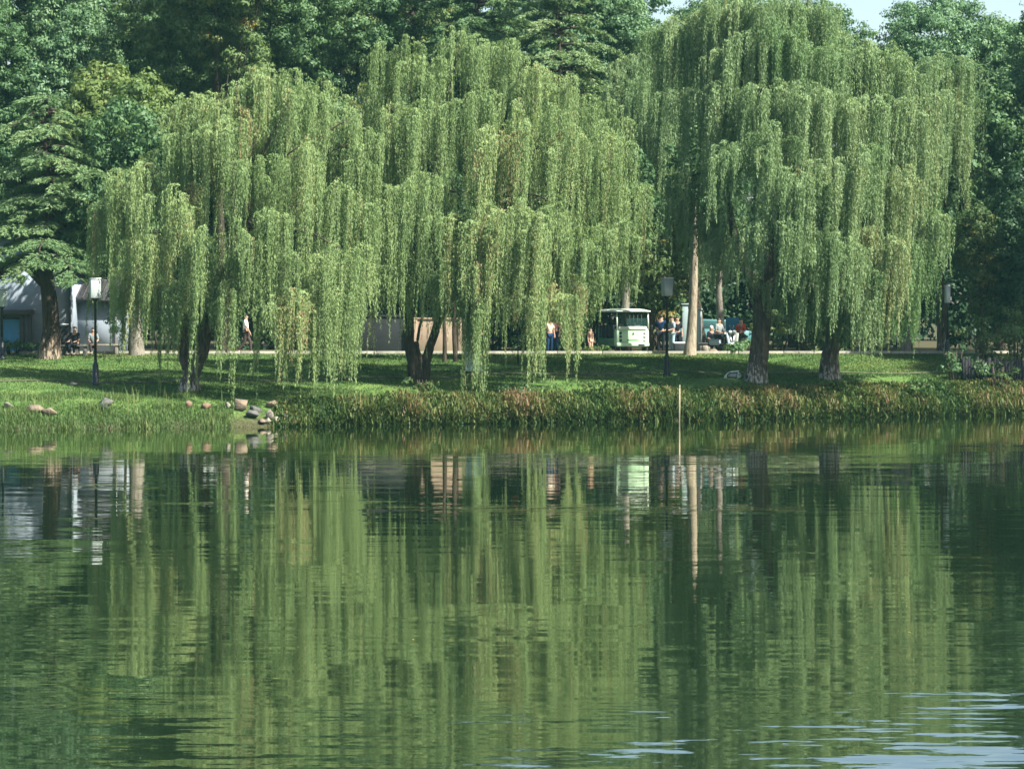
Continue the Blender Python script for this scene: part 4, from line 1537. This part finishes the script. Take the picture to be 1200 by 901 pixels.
# pale, thin and grey trunks standing on the lawn edge
def pole_tree(px, py, path, rad, bark_m, crown, leaf, label, name='slim_tree'):
    b = foot(px, py)
    t = thing(name, label, 'tree', b, 0, 'trees along the road')
    B = b
    g = Geo()
    pts = [Vector((0, 0, -.4))] + [at(a, c, b.y) - B for a, c in path]
    tr, rr = [pts[0]], [rad[0] * 1.3]
    for i in range(1, len(pts) - 1):
        for k in range(4):
            u = k / 4
            tr.append(pts[i].lerp(pts[i + 1], u))
            rr.append(rad[i - 1] * (1 - u) + rad[i] * u)
    tr.append(pts[-1])
    rr.append(rad[-1])
    g.tube(tr, rr, 12, True, .5, .06)
    g.build('trunk', bark_m, t, True)
    cx, ct, clow, rx = crown
    z1, z0 = at(cx, ct, b.y).z - b.z, at(cx, clow, b.y).z - b.z
    g2 = Geo()
    puff_crown(g2, auto_lobes(at(cx, 300, b.y).x - b.x, (z0 + z1) / 2, rx, (z1 - z0) / 2, 8), .22, 40, .5, 1.2, .4)
    g2.build('crown', leaf, t)
    return t


pole_tree(808, 416, [(808, 416), (810, 395), (812, 360), (813, 320), (814, 270), (814, 225)], [.30, .23, .19, .18, .13, .06], BARK_PALE, (814, 100, 278, 1.2), BROAD_DARK, 'straight tree with a pale cream trunk in front of the cabinets')
pole_tree(845, 413, [(845, 413), (845, 380), (842, 340), (846, 280)], [.18, .16, .15, .12], BARK_GREY, (846, 150, 320, 1.8), BROAD_DARK, 'slim grey trunked tree behind the seated grey shirt')
pole_tree(521, 424.5, [(521, 424.5), (521, 390), (519, 350), (522, 280)], [.10, .08, .07, .06], BARK_DARK, (522, 200, 320, 1.4), BROAD_DARK, 'thin dark trunked tree left of its twin before the beige wall')
pole_tree(534, 424.5, [(534, 424.5), (532, 390), (533, 350), (536, 280)], [.11, .09, .08, .06], BARK_DARK, (536, 190, 310, 1.4), BROAD_DARK, 'thin dark trunked tree at the right end of the beige wall')
pole_tree(160, 416, [(160, 416), (159, 390), (156, 340), (158, 280)], [.36, .3, .26, .2], BARK_GREY, (152, 130, 335, 3.3), BROAD_DARK, 'stout grey trunk in the shade left of the leftmost willow')  # hidden crown made wide to cast shade on the white building
pole_tree(1061, 415, [(1061, 415), (1062, 395), (1060, 360), (1058, 300)], [.26, .22, .2, .16], BARK_GREY, (1058, 160, 320, 2.0), BROAD_DARK, 'grey trunked tree beside the shaded sitter at the right')
pole_tree(733, 413.5, [(733, 413.5), (733, 380), (734, 330), (736, 260)], [.2, .17, .16, .13], BARK_GREY, (736, 180, 330, 1.8), BROAD_DARK, 'grey trunked tree rising behind the shuttle roof')


# ---- understory shrubs behind the road
def shrub(px, Y, w, h, leaf, label, leaf_len=.2, tint=.45, dens=1.3, name='shrub', group='shrubs behind the road', n_leaf=44, puff_r=.45, base=None):
    b = base or stand(px, Y)
    t = thing(name, label, 'shrub', b, 0, group)
    g = Geo()
    lobes = []
    n = max(4, int(w * 2.2))
    for i in range(n):
        lobes.append((rng.uniform(-.5, .5) * w, rng.uniform(-.4, .4) * min(w, 2.), rng.uniform(.2, .68) * h, w * .30, min(w, 2.) * .32, h * .3))
    puff_crown(g, lobes, leaf_len, n_leaf, puff_r, dens, tint)
    g.build('foliage', leaf, t)
    s_ = Geo()
    for i in range(5):
        x = rng.uniform(-.3, .3) * w
        s_.tube([(x * .3, 0, -.2), (x * .7, 0, h * .3), (x, rng.uniform(-.2, .2), h * .7)], [.05, .04, .015], 6)
    s_.build('stems', BARK_DARK, t)
    return t


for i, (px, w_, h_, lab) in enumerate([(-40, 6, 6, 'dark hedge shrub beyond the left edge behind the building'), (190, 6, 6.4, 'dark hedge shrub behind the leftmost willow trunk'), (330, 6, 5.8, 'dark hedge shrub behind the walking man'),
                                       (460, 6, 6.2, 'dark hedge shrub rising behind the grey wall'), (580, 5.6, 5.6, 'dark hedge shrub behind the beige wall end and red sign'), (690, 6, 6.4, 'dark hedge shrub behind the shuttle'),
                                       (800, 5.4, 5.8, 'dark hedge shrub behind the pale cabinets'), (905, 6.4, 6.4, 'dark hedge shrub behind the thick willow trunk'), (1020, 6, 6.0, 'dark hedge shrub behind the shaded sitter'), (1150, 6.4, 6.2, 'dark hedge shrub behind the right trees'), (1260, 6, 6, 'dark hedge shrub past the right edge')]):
    shrub(px, 120.5 + (i % 3) * .9, w_, h_, HEDGE_SHADED, lab, .26, .35, .9, n_leaf=40, puff_r=.6)
shrub(640, 110.9, 2.6, 1.0, BROAD_DARK, 'low green hedge behind the couple left of the shuttle', .14, .7, 2.2, puff_r=.28)
shrub(700, 107.4, .9, .35, GRASS, 'tiny green shrub at the road edge left of the shuttle', .12, .4, 4, puff_r=.14, n_leaf=30)
shrub(1061, 107.2, .55, .55, GRASS, 'small yellow green shrub in front of the shaded bench', .12, .75, 4, puff_r=.16, n_leaf=34)
shrub(873, 107.6, 1.2, .7, BROAD_DARK, 'low dark shrub right of the pale scooter', .14, .5, 2.5, puff_r=.25)
shrub(940, 109.5, 3.2, 2.6, BROAD_OLIVE, 'rounded green shrub between the two right willow trunks', .16, .5, 1.6, puff_r=.32)
shrub(1010, 110.5, 2.6, 1.4, BROAD_DARK, 'dim shrub behind the forked base willow', .16, .4, 1.6, puff_r=.3)
shrub(148, 107.5, 1.5, 3.4, BROAD_DARK, 'dark upright shrub beside the low white outbuilding', .14, .2, 1.8, puff_r=.3)
shrub(14, 106.6, 2.2, .6, BROAD_DARK, 'low dark hedge in front of the blue door', .12, .3, 3, puff_r=.2)
# overhanging shrubs at the right by the fence
shrub(1150, 100.9, 2.4, 2.7, AUTUMN, 'arching green shrub with yellow leaves left of the grey fence', .13, .35, 1.7, puff_r=.26, n_leaf=34)
shrub(1192, 101.5, 2.6, 3.2, BROAD_OLIVE, 'olive shrub drooping over the grey fence at the right edge', .13, .4, 1.5, puff_r=.28, n_leaf=34)
shrub(1168, 98.7, 1.3, 1.35, AUTUMN, 'small straggly shrub growing in front of the grey fence', .11, .35, 1.6, puff_r=.2, n_leaf=30)
shrub(1118, 99.6, 1.8, 1.7, BROAD_DARK, 'dark shrub in the shade at the left end of the fence', .13, .35, 1.8, puff_r=.26)
shrub(1075, 97.3, 1.6, .75, GRASS, 'bright weedy shrub on the bank above the reeds', .12, .3, 3, puff_r=.2, n_leaf=34, group='weedy shrubs on the bank')
shrub(735, 93.9, 2.6, .45, GRASS, 'long low weedy shrub on the bank under the lamp post', .11, .45, 4, puff_r=.15, n_leaf=30, group='weedy shrubs on the bank')
shrub(497, 91.8, 1.3, .7, AUTUMN, 'brownish weedy shrub at the foot of the forked willow', .11, .5, 3.4, puff_r=.18, n_leaf=30, group='weedy shrubs on the bank')
shrub(605, 92.0, 1.2, .6, BROAD_DARK, 'dark weedy shrub right of the middle willow strands', .11, .5, 3.4, puff_r=.18, n_leaf=30, group='weedy shrubs on the bank')


def fence():
    Y = 99.4
    a, b = at(1128, 440, Y).x, at(1225, 440, Y).x
    z0 = float(ground_z((a + b) / 2, Y))
    zt = at(1170, 420, Y).z - z0
    t = thing('slat_fence', 'weathered grey slat fence under the drooping shrubs at the right', 'fence', ((a + b) / 2, Y, z0))
    g = Geo()
    x = -(b - a) / 2
    while x < (b - a) / 2:
        w_ = random.uniform(.07, .12)
        h_ = zt * random.uniform(.86, 1.08)
        g.box((x + w_ / 2, random.uniform(-.01, .01), h_ / 2 - .1), (w_, .03, h_ + .2), rz=random.uniform(-.1, .1))
        x += w_ + random.uniform(.01, .035)
    g.build('slat_panel', WOOD_GREY, t)
    for z in (.25, zt * .75):
        Geo().box((0, .045, z), (b - a, .05, .09)).build('rail', WOOD_GREY, t)
    for k in range(4):
        Geo().box((-(b - a) / 2 + (b - a) * k / 3, .12, zt / 2 - .1), (.1, .1, zt + .25)).build('post', WOOD_GREY, t)
    return t


fence()


# ---- cedars
def cedar(px, Y, H, z_low, Lmax, label, trunk_r=.4, per=6, dz=.62, rise=.15, droop=.55, tint=.5, base=None, bark_m=None, flat=.18, leafn=26, limb=None):
    b = base or stand(px, Y)
    t = thing('cedar_tree', label, 'cedar tree', b, 0, 'cedar trees with layered branches')
    g = Geo()
    tr = Geo()
    pts = [Vector((0, 0, -.4))] + [Vector((.12 * math.sin(k * 1.3), 0, H * .9 * k / 9)) for k in range(10)]
    tr.tube(pts, [trunk_r * 1.45, trunk_r * 1.3] + [trunk_r * (1 - k / 10) for k in range(1, 10)], 12, True, .5, .1)
    z = z_low
    lay = 0
    while z < H:
        f = 1 - (z - z_low) / (H - z_low)
        Lb = Lmax * (.25 + .75 * f ** .8)
        for k in range(per):
            th = k * 2 * math.pi / per + lay * .9 + rng.uniform(-.35, .35)
            L_ = Lb * rng.uniform(.5, 1.18)
            n = 12
            u = np.linspace(0, 1, n)
            hr = L_ * u
            zz = z + rng.uniform(-.45, .45) + L_ * (rise * np.sin(u * 1.6) - droop * .45 * u ** 2.2)
            cx, cy = np.cos(th) * hr, np.sin(th) * hr
            path = np.stack([cx, cy, zz], 1)
            tr.tube([Vector(p) for p in path[::2]], list(np.linspace(.09, .015, len(path[::2]))), 5)
            bt = tint + rng.normal(0, .09)
            # lateral twigs forming a flat drooping plate
            nt_ = int(L_ * 8.5)
            for q in range(nt_):
                uu = rng.uniform(.18, 1.0)
                p0 = np.array([np.interp(uu, u, path[:, i]) for i in range(3)])
                side = 1 if q % 2 else -1
                ang = th + side * rng.uniform(.5, 1.25)
                tl = L_ * .42 * (1.15 - uu * .75) * rng.uniform(.6, 1.1)
                m = int(leafn * tl) + 8
                w_ = rng.uniform(0, 1, m)
                P = p0 + np.stack([np.cos(ang) * tl * w_, np.sin(ang) * tl * w_, -flat * tl * w_ ** 2 * 1.6 + rng.normal(0, .03, m)], 1)
                P[:, :2] += rng.normal(0, .05, (m, 2))
                d = np.stack([np.cos(ang + rng.uniform(-1, 1, m)), np.sin(ang + rng.uniform(-1, 1, m)), rng.uniform(-.95, .1, m)], 1)
                d /= np.linalg.norm(d, axis=1, keepdims=True)
                ll = rng.uniform(.10, .22, m)
                leaf_tris(g, P, d, ll, ll * .32, np.clip(bt + rng.normal(0, .12, m), 0, 1))
        z += dz * rng.uniform(.8, 1.2)
        lay += 1
    g.build('crown', CEDAR, t)
    if limb:
        for path, rad in limb:
            tr.tube([at(a, c, b.y + dy) - b for a, c, dy in path], rad, 9, True, .5, .06)
    tr.build('trunk', bark_m or BARK_DARK, t, True)
    return t


pc = foot(57, 420)
cedar(57, 0, 11.6, 4.5, 4.3, 'broad cedar with a thick patchy trunk at the left before the white building', .42, 8, .72, rise=.12, droop=.8, tint=.55, base=pc, bark_m=BARK_CEDAR, leafn=62,
      limb=[([(52, 330, .2), (28, 308, -.1), (4, 318, -.3), (-30, 340, -.6)], [.3, .24, .2, .14]), ([(50, 318, .1), (80, 306, -.3), (108, 318, -.8)], [.2, .13, .05])])
cedar(560, 121, 22.5, 7.5, 4.6, 'tall olive cedar above the middle willow', .36, 7, .62, tint=.38, leafn=44)
cedar(655, 117.5, 20.5, 7.0, 4.4, 'pale grey green cedar with layered boughs right of the olive cedar', .34, 7, .70, tint=.72, leafn=46, droop=.75)
cedar(485, 125, 23.5, 10, 3.8, 'dark sparse cedar behind the left top of the middle willow', .34, 6, .75, tint=.22, leafn=30)


# ---- reeds, grass
def blades(g, P, h, w, bend, tint, seg=2):
    n = len(P)
    th = rng.uniform(0, 2 * math.pi, n)
    d = np.stack([np.cos(th), np.sin(th), np.zeros(n)], 1)
    s = np.stack([-np.sin(th), np.cos(th), np.zeros(n)], 1)
    up = np.array([0, 0, 1.])
    h_, w_, b_ = h[:, None], w[:, None], bend[:, None]
    m = P + up * h_ * .55 + d * b_ * h_ * .2
    tip = P + up * h_ * (1 - .3 * b_) + d * b_ * h_ * .7
    v = np.stack([P - s * w_ * .5, P + s * w_ * .5, m + s * w_ * .45, m - s * w_ * .45, tip], 1).reshape(-1, 3)
    i = np.arange(n) * 5
    tt = np.repeat(tint, 5)
    k = g.n
    g.add(v, np.stack([i, i + 1, i + 2, i + 3], 1), tt)
    g.f.append((np.stack([i + 3, i + 2, i + 4], 1) + k).astype(np.int32))


def reeds():
    g = Geo()
    n = 9000
    x = rng.uniform(-8.6, 23, n)
    den = .5 + .5 * np.sin(x * 1.9) * np.sin(x * .7 + 1)
    dep = rng.uniform(-.35, 2.1, n)
    y = shore(x) + dep
    z = np.maximum(ground_z(x, y), -.15)
    nz = .5 + .25 * np.sin(x * 1.3 + 1) + .25 * np.sin(x * 3.1 + dep)
    top = np.where(x < 8, 1.36, 1.36 - (x - 8) * .012)
    hh = .93 * (top - z) * rng.uniform(.45, 1.02, n) * (.62 + .5 * nz)
    hh = np.clip(hh * np.clip((x + 8.9) / 2.6, .35, 1), .2, 2)
    # leaves spring along each stem, browner high up
    for k in range(7):
        f = rng.uniform(0, .72, n)
        P = np.stack([x + rng.normal(0, .07, n), y + rng.normal(0, .07, n), z + hh * f], 1)
        zf = f + (hh / 1.5) * .15
        pa = np.sin(x * .55 + 2) * .5 + np.sin(x * 1.7) * .3
        tt = np.clip(.08 + .62 * zf * (nz + .2 + .45 * pa) + rng.normal(0, .17, n), 0, 1)
        blades(g, P, np.maximum(hh * rng.uniform(.22, .42, n), .16), rng.uniform(.022, .05, n), rng.uniform(.3, 2.2, n), tt)
    o = g.build('reeds', REED)
    kind(o, 'stuff', 'dense reddish brown and green reeds along the waterline', 'reeds')


def bank_grass():
    g = Geo()
    n = 52000
    x = rng.uniform(-22, -6.0, n)
    dep = rng.uniform(-.1, 5.2, n) ** 1.0
    y = shore(x) + dep
    z = ground_z(x, y)
    cl = .5 + .5 * np.sin(x * 2.1 + y) * np.sin(x * .8 - y * 1.7)
    gap = np.where((x > -10.1) & (x < -8.0), .35, 1.) * np.where((np.abs(dep - 2.6) < .7) & (x < -10), .5, 1.)
    h = .8 * gap * rng.uniform(.10, .34, n) * (.6 + .9 * cl) * np.clip(1.3 - dep * .17, .35, 1.2)
    P = np.stack([x, y, z - .03], 1)
    tt = np.clip(.45 + .3 * (cl - .5) + rng.normal(0, .17, n), 0, 1)
    blades(g, P, h, rng.uniform(.012, .03, n), rng.uniform(.1, 1.0, n), tt)
    # tall weeds
    m = 260
    x = np.concatenate([rng.uniform(-21, -16, m // 2) * 1., rng.normal(-13.6, .9, m - m // 2)])
    y = shore(x) + rng.uniform(.8, 3.2, m)
    P = np.stack([x, y, ground_z(x, y) - .03], 1)
    blades(g, P, rng.uniform(.4, .95, m), rng.uniform(.012, .025, m), rng.uniform(.05, .5, m), rng.uniform(.5, .95, m))
    kind(g.build('bank_grass', GRASS), 'stuff', 'long sunlit grass on the sloping left bank', 'grass')


def lawn_grass():
    g = Geo()
    n = 190000
    x = rng.uniform(-22, 25, n)
    ye = shore(x)
    y = ye + (106.6 - ye) * rng.uniform(.16, 1.0, n)
    z = ground_z(x, y)
    P = np.stack([x, y, z - .015], 1)
    cl = .5 + .22 * np.sin(x * .8 + y * .5) + .18 * np.sin(x * 2.3 - y * 1.9) + .25 * np.sin(x * .31 - y * .9 + 1) + np.clip((y - 101) * .06, 0, .3)
    near = np.clip(1 - (y - ye) / 6.5, 0, 1)
    h = rng.uniform(.04, .10, n) * (1 + 1.6 * near * cl)
    pd = np.abs(y - np.interp(x, px_, py_))
    h = np.where(pd < .26, .001, h)
    tt = np.clip(.42 + .42 * (cl - .5) + rng.normal(0, .16, n), 0, 1)
    h = h * np.where(cl + rng.normal(0, .12, n) < .22, .25, 1.)
    blades(g, P, h, rng.uniform(.02, .04, n), rng.uniform(.1, .9, n), tt)
    kind(g.build('lawn_grass', GRASS), 'stuff', 'short mown grass of the lawn between pond and road', 'grass')


def floating_leaves():
    g = Geo()
    n = 170
    x = rng.uniform(-13, 13, n)
    y = np.where(rng.random(n) < .6, 52 + rng.normal(0, 2.6, n), rng.uniform(26, 84, n))
    P = np.stack([x, y, np.full(n, .006)], 1)
    th = rng.uniform(0, 6.28, n)
    d = np.stack([np.cos(th), np.sin(th), np.zeros(n)], 1)
    L_ = rng.uniform(.05, .11, n)
    leaf_quads(g, P, d, np.tile([0, 0, 1.], (n, 1)), L_, L_ * .4, rng.uniform(.5, 1, n))
    kind(g.build('floating_leaves', BROAD_YELLOW), 'stuff', 'scattered fallen willow leaves floating on the pond', 'leaves')


floating_leaves()
reeds()
bank_grass()
lawn_grass()

# ------------------------------------------------------------------ light, sky, camera
az = math.atan2(.85, -.53)     # from +Y towards +X
el = R(48)
sd = Vector((math.sin(az) * math.cos(el), math.cos(az) * math.cos(el), math.sin(el)))
sun = bpy.data.lights.new('sun', 'SUN')
sun.energy = 5.
sun.angle = R(.53)
sun.color = (1., .94, .82)
so = bpy.data.objects.new('sun', sun)
COL.objects.link(so)
so.rotation_euler = sd.to_track_quat('Z', 'Y').to_euler()
world = bpy.data.worlds.new('World')
scene.world = world
world.use_nodes = True
wt = world.node_tree
bgn = wt.nodes['Background']
sky = wt.nodes.new('ShaderNodeTexSky')
sky.sky_type = 'NISHITA'
sky.sun_disc = False
sky.sun_elevation = el
sky.sun_rotation = az
sky.air_density = 1.2
sky.dust_density = 1.9
sky.ozone_density = 1.2
wt.links.new(sky.outputs[0], bgn.inputs[0])
bgn.inputs[1].default_value = .064

hz = Geo().box((0, 60, 15), (300, 220, 34.0))
m, t_, o_ = nt('shadow_tint_haze')
pv = t_.nodes.new('ShaderNodeVolumePrincipled')
pv.inputs['Color'].default_value = (.35, .85, .85, 1)  # teal put into the air colour to tint and lift the shadows
pv.inputs['Density'].default_value = .00018
pv.inputs['Anisotropy'].default_value = .2
t_.links.new(pv.outputs[0], o_.inputs['Volume'])
kind(hz.build('haze', m), 'stuff', 'thin teal haze added to tint the shadows over the pond and lawn', 'haze')

cam = bpy.data.cameras.new('camera')
cam.lens = LENS
cam.sensor_width = 36
cam.clip_end = 12000
co = bpy.data.objects.new('camera', cam)
COL.objects.link(co)
co.location = (0, 0, CAMZ)
co.rotation_euler = (R(90) - TILT, 0, 0)
scene.camera = co

scene.view_settings.view_transform = 'Standard'
scene.view_settings.look = 'None'
scene.view_settings.gamma = 1
scene.view_settings.exposure = 1.9
cy = scene.cycles
cy.max_bounces = 7
cy.diffuse_bounces = 3
cy.glossy_bounces = 3
cy.transmission_bounces = 4
cy.transparent_max_bounces = 6
cy.caustics_reflective = False
cy.caustics_refractive = False
cy.sample_clamp_indirect = 6
cy.use_denoising = True
cy.use_adaptive_sampling = False
cy.filter_width = 1.6
